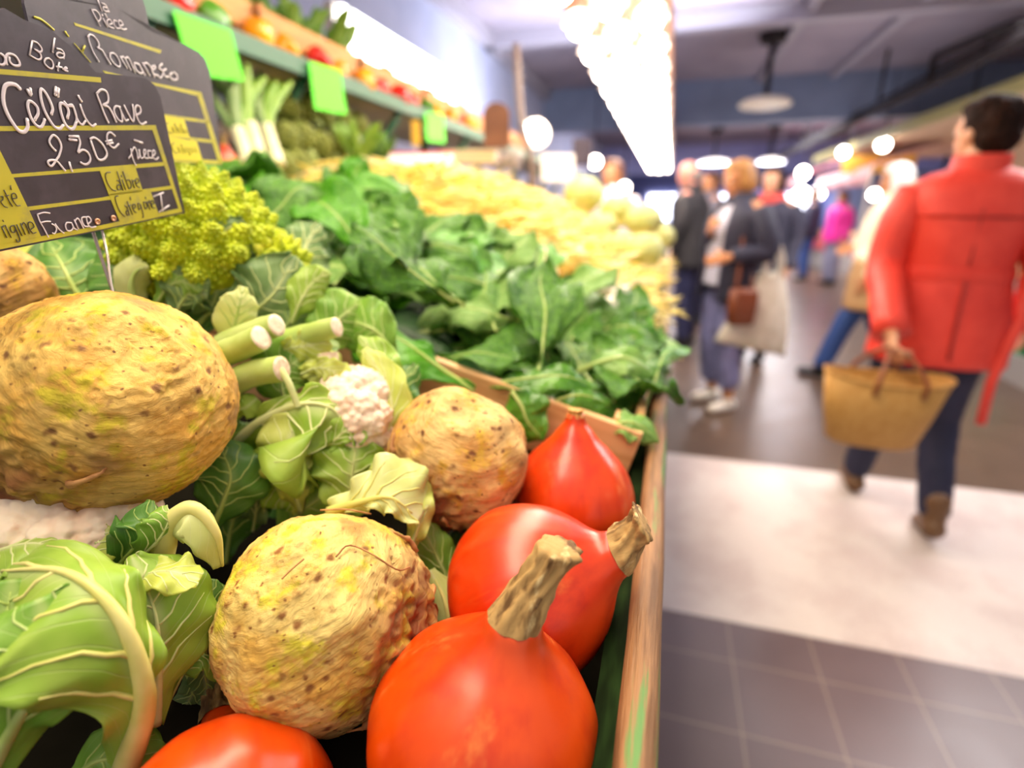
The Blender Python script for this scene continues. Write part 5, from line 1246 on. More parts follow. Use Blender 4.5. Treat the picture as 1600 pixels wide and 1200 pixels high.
S2 = Slate('price_slate', (300, 200), 0.50, (852, 285), (745, 1852), 'rear price slate for the romanesco, half hidden behind the front slate')
rb = S2.at(348, 258); l0 = S2.at(40, 14)[0]; vsh = S2.at(270, 66)[1]
arc = [S2.at(*p) for p in ((238, 67), (232, 48), (220, 26), (206, 6))]
al = S2.at(116, 20)[0]; ar = arc[0][0]; ac = (al + ar) / 2; hgt = (ar - al) * 0.62
out2 = [rb, (rb[0], vsh - .014), (rb[0] - .005, vsh - .004), (rb[0] - .014, vsh)]
for k in range(13):
    th = pi * k / 12; out2.append((ac + (ar - al) / 2 * cos(th), vsh + .002 + hgt * sin(th) ** 0.8))
out2 += [(l0 + .008, vsh), (l0 + .002, vsh - .003), (l0, vsh - .010), (l0, rb[1])]
S2.plate(out2, 0.002, 'board', MT['slate'])
S2.patches('printed_lines', MT['print_yellow'], [[(115, 35), (252, 78.5), (250, 83.5), (117, 40)], [(160, 110), (219, 125), (314, 144), (312, 151), (236, 132), (165, 116)], [(308, 148), (314, 144), (348, 254), (341, 254)], [(241, 176), (326, 188), (327, 193), (243, 182)], [(296, 214), (334, 219), (335, 224), (297, 219.5)], [(258, 245), (345, 251), (347, 257), (260, 253)]], 0.0002)
S2.patches('printed_panel', MT['print_bright'], [[(244, 179), (287, 186), (297, 217), (255, 211)], [(253, 210), (307, 221), (316, 251), (262, 248)]], 0.00035)
S2.words('printed_word', MT['print_dark'], lambda x, y: 'a' if y < 210 else 'b', [(q, 1.2) for q in ([(262,192),(258,195),(261,205),(267,208)], [(268,199),(271,207)], [(272,193),(276,207)], [(277,199),(280,207)], [(281,194),(285,208)], [(287,202),(289,208)], [(291,204),(294,206)], [(271,223),(267,227),(270,236),(276,239)], [(277,230),(280,238)], [(282,226),(286,239)], [(288,231),(290,238)], [(293,231),(296,242)], [(298,231),(300,238)], [(303,231),(306,238)])], 0.0006)
S2.strokes('leaf_emblem', MT['print_yellow'], [([(53,27),(62,30),(72,37),(82,46)], 5), ([(101,50),(105,56)], 4.5), ([(115,68),(127,82),(140,97)], 2.5), ([(131,72),(128,80)], 4)], 0.0006)
S2.words('handwritten_word', MT['chalk'], lambda x, y: 'a' if y < 47 else 'd' if y > 140 else 'b', [(q, w) for w, qs in (
    (2.6, [[(151,-2),(158,17)], [(158,5),(164,8),(169,18)], [(166,12),(160,11),(162,17),(168,18)], [(142,15),(155,40)], [(142,15),(150,17),(156,27),(153,33),(149,29)], [(160,29),(167,42)], [(158.5,23),(159,24)], [(170,38),(174,36),(170,30),(166,33),(169,41),(176,44)], [(163,22),(166,27)], [(181,33),(177,32),(177,38),(181,44),(186,44)], [(187,40),(191,38),(187,32),(184,34),(187,43),(192,46),(196,45)]]),
    (3.6, [[(137,56),(138,64),(144,80),(153,96)], [(136,58),(140,54),(147,58),(153,67),(153,74),(151,75),(158,78),(164,88),(171,100)], [(176,83),(171,84),(172,92),(180,102),(186,104),(186,97),(181,87),(176,83)], [(187,89),(197,106)], [(188,90),(193,90),(203,109)], [(195,91),(200,91),(210,113)], [(215,100),(209,99),(211,108),(217,114),(222,113),(216,100),(225,117)], [(222,99),(233,118)], [(224,100),(229,99),(236,108),(240,120)],
           [(236,109),(241,107),(241,103),(236,105),(238,115),(246,118)], [(252,100),(247,106),(254,112),(251,121),(247,120)], [(258,108),(254,111),(257,119),(262,120)], [(268,114),(264,117),(268,124),(275,124),(276,118),(271,113)], [(236,157),(247,158)]])) for q in qs], 0.0006)
a, c = S2.at(120, 240); b = MB(); p0 = S2.w(a, c, -.003); b.tube(cr([p0, p0 + V((0, 0, -.04)), p0 + V((.01, 0, -.12)), p0 + V((.01, 0.01, -.19))], 16), [.0012] * 16, 8); b.build('wire_stem', MT['wire'], S2.t)

# ------------------------------------------------------------------ slates, tags and clutter beyond the beans
mk('paper_white', '#f3eef2', 0.6); mk('tag_red', '#d8505a', 0.5); mk('tag_yellow', '#f0c040', 0.5)
mk('pole_wood', '#6e5a52', 0.6); mk('box_cream', '#efdcc0', 0.6)
def plate(name, c, w, h, tilt, yaw, m, label, cat='price sign', group=None, arch=False, stem=0.12, border=None):
    t = empty(name, c, label, cat, group); t.rotation_euler = (tilt, 0, yaw)
    out = [(w / 2, -h / 2), (w / 2, h / 2)] + ([(w / 2 * cos(pi * k / 10), h / 2 + w * .42 * sin(pi * k / 10)) for k in range(1, 10)] if arch else []) + [(-w / 2, h / 2), (-w / 2, -h / 2)]
    b = MB(); n = len(out); b.add([V((x, -.002, z)) for x, z in out] + [V((x, .002, z)) for x, z in out], [tuple(range(n - 1, -1, -1)), tuple(range(n, 2 * n))] + [(i, (i + 1) % n, (i + 1) % n + n, i + n) for i in range(n)])
    b.build('board', m, t, smooth=False)
    if border:
        b = MB(); 
        for lo, hi in (((-w / 2, -.004, -h / 2), (w / 2, .0045, -h / 2 + .012)), ((-w / 2, -.004, h / 2 - .012), (w / 2, .0045, h / 2))): b.box(lo, hi)
        b.build('border', border, t, smooth=False)
    if stem:
        b = MB(); b.tube([(0, .004, -h / 2 + .02), (0, .004, -h / 2 - stem)], .0025, 8); b.build('wire_stem', MT['wire'], t)
    return t
plate('price_slate', P(776, 205, 2.3), .115, .13, 0.05, 0.35, MT['slate_back'], 'round topped slate turned with its brown back to the viewer', 'price sign', 'slates beyond the beans', arch=True, stem=.16)
plate('price_slate', P(910, 238, 3.2), .12, .15, -0.1, 0.5, MT['slate'], 'dark slate standing before the seller, right of the white tag', 'price sign', 'slates beyond the beans', stem=.42)
plate('price_tag', P(872, 262, 2.6), .17, .13, -0.15, 0.45, MT['paper_white'], 'white paper tag leaning in the pale cabbages', 'price sign', None, stem=.12)
plate('price_board', P(655, 252, 1.9), .24, .12, -1.0, 0.2, MT['paper_white'], 'white board with red edges lying tilted on the beans', 'price sign', None, stem=0, border=MT['tag_red'])
plate('price_tag', P(650, 208, 2.3), .035, .10, 0.1, 0.6, MT['tag_yellow'], 'narrow yellow tag sticking up left of the smallest neon card', 'price sign', None, stem=.14)
t = empty('cream_box', P(735, 246, 2.6), 'long cream box on the tier beside the brown backed slate', 'box')
b = MB(); b.box((-.13, -.05, -.03), (.13, .05, .025)); o = b.build('box', MT['box_cream'], t, smooth=False); bevel(o, .004)
b = MB(); b.box((-.135, -.055, .018), (.135, .055, .03)); o = b.build('lid', MT['box_cream'], t, smooth=False); bevel(o, .004); t.rotation_euler = (0, 0, .2)
t = empty('wire_basket', P(792, 250, 2.7), 'small dark wire basket right of the cream box', 'basket'); b = MB()
for k in range(5):
    z = -.04 + k * .02; s_ = .06 + k * .004; b.tube([(s_, s_, z), (-s_, s_, z), (-s_, -s_, z), (s_, -s_, z), (s_, s_, z)], .002, 6)
for k in range(12):
    x = -.06 + .011 * k; b.tube([(x, -.06, -.04), (x * 1.25, -.076, .04)], .0016, 5); b.tube([(x, .06, -.04), (x * 1.25, .076, .04)], .0016, 5)
b.build('wires', MT['wire'], t)
t = empty('support_pole', P(832, 300, 2.5), 'slanting grey brown pole standing in the beans before the pale cabbages', 'pole')
b = MB(); b.tube(cr([V((0, 0, -.25)), P(832, 260, 2.5) - t.location, P(815, 190, 2.55) - t.location, P(806, 70, 2.6) - t.location], 12), [.017] * 12, 10); b.build('pole', MT['pole_wood'], t)
b = MB(); b.lathe([(.024, -.26), (.024, -.22), (.018, -.2)], 14); b.build('foot', MT['black_metal'], t)
t = empty('clip_lamp', P(838, 208, 2.9), 'small glaring clip lamp beside the slanting pole', 'lamp')
b = MB(); b.ball((0, -.02, 0), (.06, .05, .05), 16, 10); b.build('bulb', MT['lamp_glow'], t)
b = MB(); b.lathe([(.03, .09), (.045, .05), (.08, -.01), (.074, -.01), (.04, .045)], 20, M=Matrix.Rotation(-1.2, 4, 'X')); b.build('reflector', MT['white_enamel'], t)
b = MB(); b.tube([(0, .08, .03), (-.05, .0, -.1), V((832, 0, 0)) * 0 + (P(826, 240, 2.52) - t.location)], .006, 8); b.build('arm', MT['black_metal'], t)
# ------------------------------------------------------------------ people
mk('skin', '#d9a07e', 0.5, sss=0.1); mk('skin_pink', '#dc9480', 0.5, sss=0.1); mk('skin_tan', '#c98a5e', 0.5, sss=0.1)
mk('eye_white', '#efe8e0', 0.3); mk('lips', '#b5645a', 0.5)
mk('hair_dark', '#2e1810', 0.75, c2='#1c0e0a', scale=40, stretch=(1, 1, .3), bump=.5, spec=.15); mk('hair_blond', '#c08a4a', 0.5, c2='#9a6832', scale=40, stretch=(1, 1, .3), bump=.5)
mk('hair_white', '#f2ede6', 0.5, c2='#ded8d0', scale=40, bump=.5); mk('hair_grey', '#8c8078', 0.5); mk('hair_brown', '#6a4028', 0.5, c2='#54301c', scale=40)
mk('coral_coat', '#ee4a3c', 0.5, c2='#e23e32', scale=5, spec=.4, bump=.15, bscale=12); mk('navy_trousers', '#23233f', 0.7); mk('boot_brown', '#6b4a2c', 0.5)
mk('seam_dark', '#a82a24', 0.6)
mk('navy_jacket', '#2c2c40', 0.7, c2='#24243a', scale=8); mk('striped_top', '#e2dde6', 0.7, wave=('#8088a8', 14, 0.0, 'Z')); mk('lavender_trousers', '#7f80ae', 0.7, c2='#7475a2', scale=6)
mk('shoe_cream', '#efe8dc', 0.5); mk('bag_brown', '#7a3f22', 0.45); mk('tote_canvas', '#ddd6c6', 0.7, c2='#cfc7b4', scale=12)
mk('black_coat', '#2b282c', 0.7, c2='#232024', scale=6); mk('jeans_dark', '#2a2d52', 0.7); mk('jeans_blue', '#31508e', 0.7); mk('shoe_black', '#1c1a1c', 0.4)
mk('cream_jacket', '#f2e4c2', 0.6, c2='#e6d4ac', scale=6); mk('tan_skirt', '#c49a68', 0.7); mk('magenta_top', '#d81c8c', 0.6); mk('grey_cloth', '#8a8aa0', 0.7); mk('coat_grey', '#6a6470', 0.7)
mk('red_scarf', '#d0463c', 0.7); mk('white_shirt', '#eeeaf2', 0.7); mk('straw', '#d9a860', 0.7, c2='#c8944c', scale=30, wave=('#b8823e', 45, 1.0, 'Z'), bump=.6, bscale=60); mk('leather', '#8a4a26', 0.5)

def hand_prims(b, wrist, d, w, n, s, curl=0.6, side=1):
    """palm, four bent fingers, thumb from the side of the palm"""
    d = d.normalized(); n = (n - d * n.dot(d)).normalized(); w = d.cross(n) * side
    q = Matrix((w, n, d)).transposed().to_4x4()
    b.ball(wrist + d * .045 * s, (.040 * s, .016 * s, .052 * s), 12, 8, M=q)
    for i, (o, L) in enumerate(((-.029, .062), (-.010, .074), (.010, .070), (.028, .056))):
        p = wrist + d * .085 * s + w * o * s; L *= s
        p1 = p + (d * cos(curl * .6) + n * sin(curl * .6)) * L * .55; p2 = p1 + (d * cos(curl * 1.6) + n * sin(curl * 1.6)) * L * .5
        b.cone(p, .0095 * s, p1, .0088 * s, 8, 2); b.cone(p1, .0088 * s, p2, .0072 * s, 8, 2)
    t0 = wrist + d * .025 * s - w * .034 * s; t1 = t0 + (d * .6 - w * .55 + n * .35).normalized() * .042 * s; t2 = t1 + (d * .8 + n * .5).normalized() * .03 * s
    b.cone(t0, .013 * s, t1, .0105 * s, 8, 2); b.cone(t1, .0105 * s, t2, .008 * s, 8, 2)

def loft(rows_spec, n=44, folds=0.0, seed=0, M=None, power=2.3):
    """tube of superellipse rings (z, rx, ry, cx, cy)"""
    rows = []
    ks = cr([V((z, rx, ry)) for z, rx, ry, cx, cy in rows_spec], len(rows_spec) * 5); cs = cr([V((cx, cy, 0)) for z, rx, ry, cx, cy in rows_spec], len(rows_spec) * 5)
    for i, (k, c) in enumerate(zip(ks, cs)):
        ring = []
        for j in range(n):
            a = 2 * pi * j / n; ca, sa = cos(a), sin(a)
            x = abs(ca) ** (2 / power) * (1 if ca > 0 else -1); y = abs(sa) ** (2 / power) * (1 if sa > 0 else -1)
            f = 1 + folds * noise.noise(V((ca * 2.5 + seed, sa * 2.5, k.x * 3))) + folds * .5 * noise.noise(V((ca * 6 + seed, sa * 6, k.x * 5)))
            v = V((c.x + k.y * x * f, c.y + k.z * y * f, k.x)); ring.append(M @ v if M else v)
        rows.append(ring)
    b = MB(); b.grid(rows, closed=True); return b

def person(loc, rot, H, label, skin, joints, hair, hairm, vox=0.008, headyaw=0.0, headpitch=0.0, shoes=None, curl=(.6, .6), lean=0.0, girth=1.0, scalp=True):
    """joints: local (metres at 1.70 m) elbow, wrist, knee, ankle, toe of both sides; the body is one surface"""
    s = H / 1.70; t = empty('person', loc, label, 'person'); t.rotation_euler = (0, 0, rot); t.scale = (s, s, s)
    J = dict(el=(-.24, -.02, 1.12), wl=(-.25, .06, .87), er=(.24, -.02, 1.12), wr=(.25, .06, .87), kl=(-.09, .02, .50), al=(-.09, -.02, .09), kr=(.09, .02, .50), ar=(.09, -.02, .09), tl=(-.10, 1, 0), tr=(.10, 1, 0), nl=(.9, .3, 0), nr=(-.9, .3, 0))
    J.update(joints); J = {k: V(v) for k, v in J.items()}
    top = V((0, lean, 0))
    b = MB(); g = girth
    b.ball((0, -.005, .95), (.155 * g, .11 * g, .12)); b.ball(top * .4 + V((0, 0, 1.10)), (.135 * g, .10 * g, .15)); b.ball(top * .8 + V((0, 0, 1.27)), (.155 * g, .112 * g, .17))
    b.cone(top + V((-.13, 0, 1.395)), .058, top + V((.13, 0, 1.395)), .058); b.cone(top + V((0, -.012, 1.40)), .062, top + V((0, .008, 1.53)), .052)
    HM = Matrix.Translation(top + V((0, .01, 1.50))) @ Matrix.Rotation(headyaw, 4, 'Z') @ Matrix.Rotation(headpitch, 4, 'X')
    def hp(x, y, z): return HM @ V((x, y, z))
    q = HM.to_3x3().to_4x4()
    b.ball(hp(0, .008, .115), (.074, .093, .095), 18, 12, M=q); b.ball(hp(0, .040, .055), (.054, .058, .062), 14, 10, M=q); b.ball(hp(0, .070, .008), (.030, .026, .022), M=q)
    b.cone(hp(0, .090, .095), .009, hp(0, .112, .066), .0125, 10, 3); b.ball(hp(0, .086, .118), (.05, .016, .012), M=q)
    for sx in (-1, 1): b.ball(hp(sx * .076, -.002, .085), (.010, .020, .030), M=q)
    for sd, e, w, n_, c in ((-1, 'el', 'wl', 'nl', curl[0]), (1, 'er', 'wr', 'nr', curl[1])):
        sh0 = top + V((sd * .172, 0, 1.385)); b.cone(sh0, .052, J[e], .040); b.cone(J[e], .040, J[w], .026)
        hand_prims(b, J[w], J[w] - J[e], None, J[n_], 1.0, c, side=-sd)
    for sd, k, a, to in ((-1, 'kl', 'al', 'tl'), (1, 'kr', 'ar', 'tr')):
        b.cone(V((sd * .085, 0, .90)), .086 * g, J[k], .056); b.cone(J[k], .056, J[a], .038)
        d = V((J[to].x - 0 if abs(J[to].y) < .5 else 0, 1 if J[to].y > .5 else J[to].y, 0)) if J[to].length > .3 else V((0, 1, 0)); d = V((J[to].x * .3, J[to].y, J[to].z)).normalized()
        b.cone(J[a] + V((0, 0, -.045)) - d * .03, .036, J[a] + V((0, 0, -.055)) + d * .13, .026)
    body = blob('body', b, vox, skin, t, smooth=4)
    for sx in (-1, 1):
        e = MB(); e.ball(hp(sx * .031, .0885, .098), (.011, .008, .008), 10, 8, M=q); e.build('eye', MT['eye_white'], t)
    e = MB(); e.ball(hp(0, .0955, .035), (.022, .008, .007), 12, 8, M=q); e.build('lips', MT['lips'], t)
    if hair:
        h = MB()
        for x, y, z, rx, ry, rz in hair: h.ball(hp(x, y, z), (rx, ry, rz), 18, 12, M=q)
        blob('hair', h, .007, hairm, t, smooth=3, disp=lambda p: .006 * noise.noise(p * 40) + .004 * noise.noise(p * 90))
    if shoes:
        for sd, a, to in ((-1, 'al', 'tl'), (1, 'ar', 'tr')):
            d = V((J[to].x * .3, J[to].y, J[to].z)).normalized(); f = MB()
            f.cone(J[a] + V((0, 0, -.042)) - d * .035, .043, J[a] + V((0, 0, -.052)) + d * .14, .034); f.cone(J[a] + V((0, 0, -.05)), .042, J[a] + V((0, 0, shoes[1])), .047)
            so = blob('shoe', f, .008, shoes[0], t, smooth=3)
    return t, J, HM, top

def trousers(t, J, m, r=(.115, .078, .062), hem=.03, waist=1.03, hips=.17):
    b = MB(); b.ball((0, -.005, .95), (hips, .125, .13)); b.cone((0, 0, .99), .13, (0, 0, waist), .12)
    for sd, k, a in ((-1, 'kl', 'al'), (1, 'kr', 'ar')):
        b.cone(V((sd * .088, 0, .88)), r[0], J[k], r[1]); d = (J[a] - J[k]).normalized(); b.cone(J[k], r[1], J[a] - d * hem, r[2], 14, 1)
    return blob('trousers', b, .010, m, t, smooth=3, disp=lambda p: .006 * noise.noise(p * 9) + .003 * noise.noise(p * 22))

def sleeve(t, pts, radii, m, name='sleeve'):
    b = MB(); c = cr(pts, 16); rr = [interp([(i / (len(radii) - 1), r) for i, r in enumerate(radii)], k / 15) * (1 + .07 * noise.noise(V((k * .7, radii[0] * 99, 0)))) for k in range(16)]
    b.tube(c, rr, 20, rough=.06, seed=radii[0] * 50); return b.build(name, m, t)

def thick(o, d=.006):
    m = o.modifiers.new('cloth', 'SOLIDIFY'); m.thickness = d; m.offset = 1; return o

def to_local(t, w): return t.matrix_basis.inverted() @ V(w)

SHORT = [(0, -.012, .125, .086, .092, .088), (0, -.045, .085, .078, .062, .08), (0, .05, .178, .06, .045, .03)]
BOB = SHORT + [(-.07, -.01, .07, .022, .055, .07), (.07, -.01, .07, .022, .055, .07), (0, -.07, .05, .065, .035, .07)]

# --- the woman in the coral coat, walking away with her basket
Lc = V((1.08, 2.50, 0)); Lr = -0.12
R0 = Matrix.Translation(Lc) @ Matrix.Rotation(Lr, 4, 'Z'); inv0 = R0.inverted(); s0 = 1.70 / 1.70
wl = inv0 @ P(1392, 520, 1.93)
t, J, HM, top = person(Lc, Lr, 1.70, 'person with short dark hair in a belted coral coat walking away, basket in hand', MT['skin'],
    dict(el=(-.235, -.05, 1.12), wl=wl, er=(.255, -.05, 1.13), wr=(.31, .08, .90), kl=(-.10, .14, .50), al=(-.12, .20, .09), kr=(.08, .00, .49), ar=(.09, -.20, .12), tl=(-.1, 1, 0), tr=(.1, .9, -.25), nl=(.9, .2, 0)),
    SHORT + [(0, .0, .165, .082, .085, .055), (0, -.06, .13, .075, .05, .075)], MT['hair_dark'], vox=.007, headyaw=0.55, shoes=(MT['boot_brown'], .07), curl=(1.2, .5))
trousers(t, J, MT['navy_trousers'], r=(.112, .074, .058), hem=.02)
b = loft([(.74, .225, .17, 0, 0), (.90, .212, .165, 0, 0), (1.02, .19, .15, 0, 0), (1.10, .18, .14, 0, 0), (1.22, .19, .145, 0, 0), (1.33, .20, .14, 0, 0), (1.40, .195, .115, 0, 0), (1.445, .14, .09, 0, 0), (1.465, .085, .08, 0, 0)], folds=.05, seed=3)
coat = thick(b.build('coat', MT['coral_coat'], t))
b = loft([(1.44, .085, .085, 0, 0), (1.48, .080, .082, 0, -.005), (1.515, .078, .080, 0, -.008)], folds=.02); thick(b.build('collar', MT['coral_coat'], coat))
b = loft([(1.30, .205, .152, 0, 0), (1.40, .202, .123, 0, 0), (1.45, .142, .094, 0, 0)], folds=.02); thick(b.build('yoke', MT['coral_coat'], coat), .004)
b = loft([(1.07, .186, .146, 0, 0), (1.115, .186, .147, 0, 0)], folds=.02, seed=3); thick(b.build('belt', MT['coral_coat'], coat), .006)
b = MB(); b.tube([(.19, -.10, 1.10), (.20, -.14, .95), (.17, -.13, .70), (.18, -.12, .52)], .018, 8, flat=(V((0, 1, 0)), .3)); b.build('belt_end', MT['coral_coat'], coat)
b = MB(); b.tube(cr([V((0, -.158, 1.08)), V((0, -.172, .95)), V((.005, -.182, .78))], 10), .006, 8); b.tube(cr([V((0, -.152, 1.13)), V((0, -.150, 1.25)), V((0, -.150, 1.33))], 10), .004, 8)
b.tube([V((.208 * cos(a), .157 * sin(a), 1.30)) for a in [pi + pi * k / 12 for k in range(13)]], .004, 8); b.build('back_seam', MT['seam_dark'], coat)
sleeve(t, [(-.175, 0, 1.385), (-.215, -.03, 1.28), J['el'], (J['el'] + J['wl']) / 2, J['wl']], [.07, .072, .067, .062, .060], MT['coral_coat'])
sleeve(t, [(.175, 0, 1.385), (.22, -.03, 1.28), J['er'], (J['er'] + J['wr']) / 2, J['wr']], [.07, .072, .067, .062, .060], MT['coral_coat'])
# basket hanging from the hand
hw_ = R0 @ (J['wl'] + (J['wl'] - J['el']).normalized() * .10)
bt = empty('straw_basket', hw_ + V((0, 0, -.085)), 'wide straw basket with leather handles hanging from the hand of the coral coat', 'basket')
bt.rotation_euler = (0, .05, 0.12); bt.scale = (.86, .86, .86)
rows = []
for z, rx, ry in ((-.30, .165, .075), (-.29, .18, .085), (-.15, .215, .105), (0.0, .245, .125), (.0, .238, .118), (-.15, .208, .098), (-.28, .172, .078)):
    rows.append([V((rx * (abs(cos(a)) ** .8) * (1 if cos(a) > 0 else -1), ry * sin(a), z + .012 * cos(2 * a) * (z > -.1))) for a in [2 * pi * k / 56 for k in range(56)]])
b = MB(); b.grid(rows, closed=True); b.f.append(tuple(range(55, -1, -1))); b.m.append(0); b.f.append(tuple(range(6 * 56, 7 * 56))); b.m.append(0); b.build('body', MT['straw'], bt)
b = MB(); b.tube([V((.243 * (abs(cos(a)) ** .8) * (1 if cos(a) > 0 else -1), .123 * sin(a), .004 + .012 * cos(2 * a))) for a in [2 * pi * k / 56 for k in range(57)]], .008, 8); b.build('rim', MT['straw'], bt)
for sy in (-1, 1):
    b = MB(); b.tube(cr([V((-.09, sy * .118, -.05)), V((-.085, sy * .118, .02)), V((-.04, sy * .05, .10)), V((0, sy * .012, .125)), V((.04, sy * .05, .10)), V((.085, sy * .118, .02)), V((.09, sy * .118, -.05))], 26), .0095, 10); b.build('handle', MT['leather'], bt)

# --- the woman in the navy jacket, standing at the stall
Wc = V((.42, 3.80, 0)); Wr = 2.15
t, J, HM, top = person(Wc, Wr, 1.62, 'person in a navy jacket, striped top and lavender trousers standing by the stall', MT['skin_tan'],
    dict(er=(.22, .03, 1.13), wr=(.02, .20, 1.26), el=(-.27, -.02, 1.14), wl=(-.20, .22, 1.10), kl=(-.10, .05, .50), al=(-.12, .00, .085), kr=(.10, .03, .50), ar=(.11, -.04, .085), tl=(-.4, 1, 0), tr=(.3, 1, 0), nr=(-.2, -.9, 0), nl=(.9, .2, -.3)),
    BOB, MT['hair_blond'], vox=.008, headyaw=-.1, headpitch=-.25, shoes=(MT['shoe_cream'], -.01), curl=(1.0, 1.2))
trousers(t, J, MT['lavender_trousers'], r=(.118, .088, .082), hem=.12)
b = loft([(.90, .185, .15, 0, .02), (1.02, .17, .145, 0, .02), (1.20, .175, .15, 0, .02), (1.34, .17, .13, 0, .01), (1.41, .12, .09, 0, 0), (1.45, .07, .07, 0, 0)], folds=.03); thick(b.build('striped_top', MT['striped_top'], t), .004)
def open_jacket(t, m, spec, gap, folds=.05, seed=1, d=.010):
    """loft that stays open at the front by the angle 2*gap"""
    n = 44; rows = []; ks = cr([V((z, rx, ry)) for z, rx, ry in spec], len(spec) * 5)
    for k in ks:
        r = []
        for j in range(n):
            a = pi / 2 + gap + (2 * pi - 2 * gap) * j / (n - 1); f = 1 + folds * noise.noise(V((cos(a) * 2.5 + seed, sin(a) * 2.5, k.x * 3)))
            r.append(V((k.y * cos(a) * f, k.z * sin(a) * f + .01, k.x)))
        rows.append(r)
    b = MB(); b.grid(rows); return thick(b.build('jacket', m, t), d)
jk = open_jacket(t, MT['navy_jacket'], [(.80, .215, .185), (.95, .205, .18), (1.10, .205, .175), (1.25, .215, .175), (1.36, .215, .15), (1.42, .15, .11), (1.46, .09, .09)], .42)
b = loft([(1.43, .095, .095, 0, 0), (1.47, .092, .092, 0, -.005), (1.50, .086, .085, 0, -.01)]); thick(b.build('collar', MT['navy_jacket'], jk))
sleeve(t, [(.172, 0, 1.385), (.22, .01, 1.27), J['er'], (J['er'] + J['wr']) / 2, J['wr'] * .9 + J['er'] * .1], [.075, .075, .066, .058, .05], MT['navy_jacket'])
sleeve(t, [(-.172, 0, 1.385), (-.24, -.01, 1.27), J['el'], (J['el'] + J['wl']) / 2, J['wl'] * .9 + J['el'] * .1], [.075, .078, .072, .06, .05], MT['navy_jacket'])
def put_at(o, w): o.location = w; return o
def shoulder_bag(c, label, m, w, h, d, rot, strap_pts):
    t = empty('shoulder_bag', c, label, 'bag'); t.rotation_euler = (0, 0, rot)
    b = MB(); rows = []
    for z, k in ((-h, .8), (-h * .96, .95), (-h * .5, 1.05), (0, .95), (.005, .7)):
        rows.append([V((w / 2 * k * (abs(cos(a)) ** .6) * (1 if cos(a) > 0 else -1), d / 2 * k * (abs(sin(a)) ** .6) * (1 if sin(a) > 0 else -1), z)) for a in [2 * pi * q / 28 for q in range(28)]])
    b.grid(rows, closed=True); b.f.append(tuple(range(27, -1, -1))); b.m.append(0); b.f.append(tuple(range(4 * 28, 5 * 28))); b.m.append(0); b.build('body', m, t)
    b = MB(); b.box((-w * .42, -d * .56, -h * .55), (w * .42, -d * .5, -.01)); o = b.build('flap', m, t, smooth=False); bevel(o, .006)
    im = (Matrix.Translation(c) @ Matrix.Rotation(rot, 4, 'Z')).inverted()
    b = MB(); b.tube(cr([im @ V(p) for p in strap_pts], 24), .011, 8, flat=(V((0, 1, 0)), .35)); b.build('strap', m, t)
    return t
shoulder_bag(P(1163, 452, 3.22), 'brown leather bag on a long strap at the hip of the navy jacket', MT['bag_brown'], .17, .22, .09, .4, [P(1150, 452, 3.2), P(1158, 400, 3.2), P(1165, 340, 3.25), P(1172, 318, 3.34), P(1178, 330, 3.45), P(1176, 400, 3.34), P(1176, 452, 3.25)])
# canvas tote hanging from the forearm
tc_ = P(1205, 425, 3.30); t2 = empty('tote_bag', tc_, 'slack cream canvas tote bag hanging from the forearm of the navy jacket', 'bag'); t2.rotation_euler = (0, 0, .25)
rows = []
for i in range(14):
    u = i / 13; z = -.50 * u; w_ = .07 + .17 * u ** .8; d_ = .035 + .02 * sin(u * pi)
    rows.append([V((w_ * cos(a) * (1 + .06 * sin(3 * a + i * .4)) - .05 * u, d_ * sin(a) * (1 + .5 * sin(5 * a + u * 3) * u * .6), z - .05 * u * cos(a))) for a in [2 * pi * q / 40 for q in range(40)]])
b = MB(); b.grid(rows, closed=True); b.f.append(tuple(range(13 * 40, 14 * 40))); b.m.append(0); thick(b.build('body', MT['tote_canvas'], t2), .004)
for sy in (-1, 1):
    b = MB(); b.tube(cr([V((-.05, sy * .03, -.02)), V((-.04, sy * .035, .08)), V((.0, sy * .03, .17)), V((.045, sy * .035, .08)), V((.05, sy * .03, -.02))], 18), .014, 8, flat=(V((0, 1, 0)), .3)); b.build('handle', MT['tote_canvas'], t2)

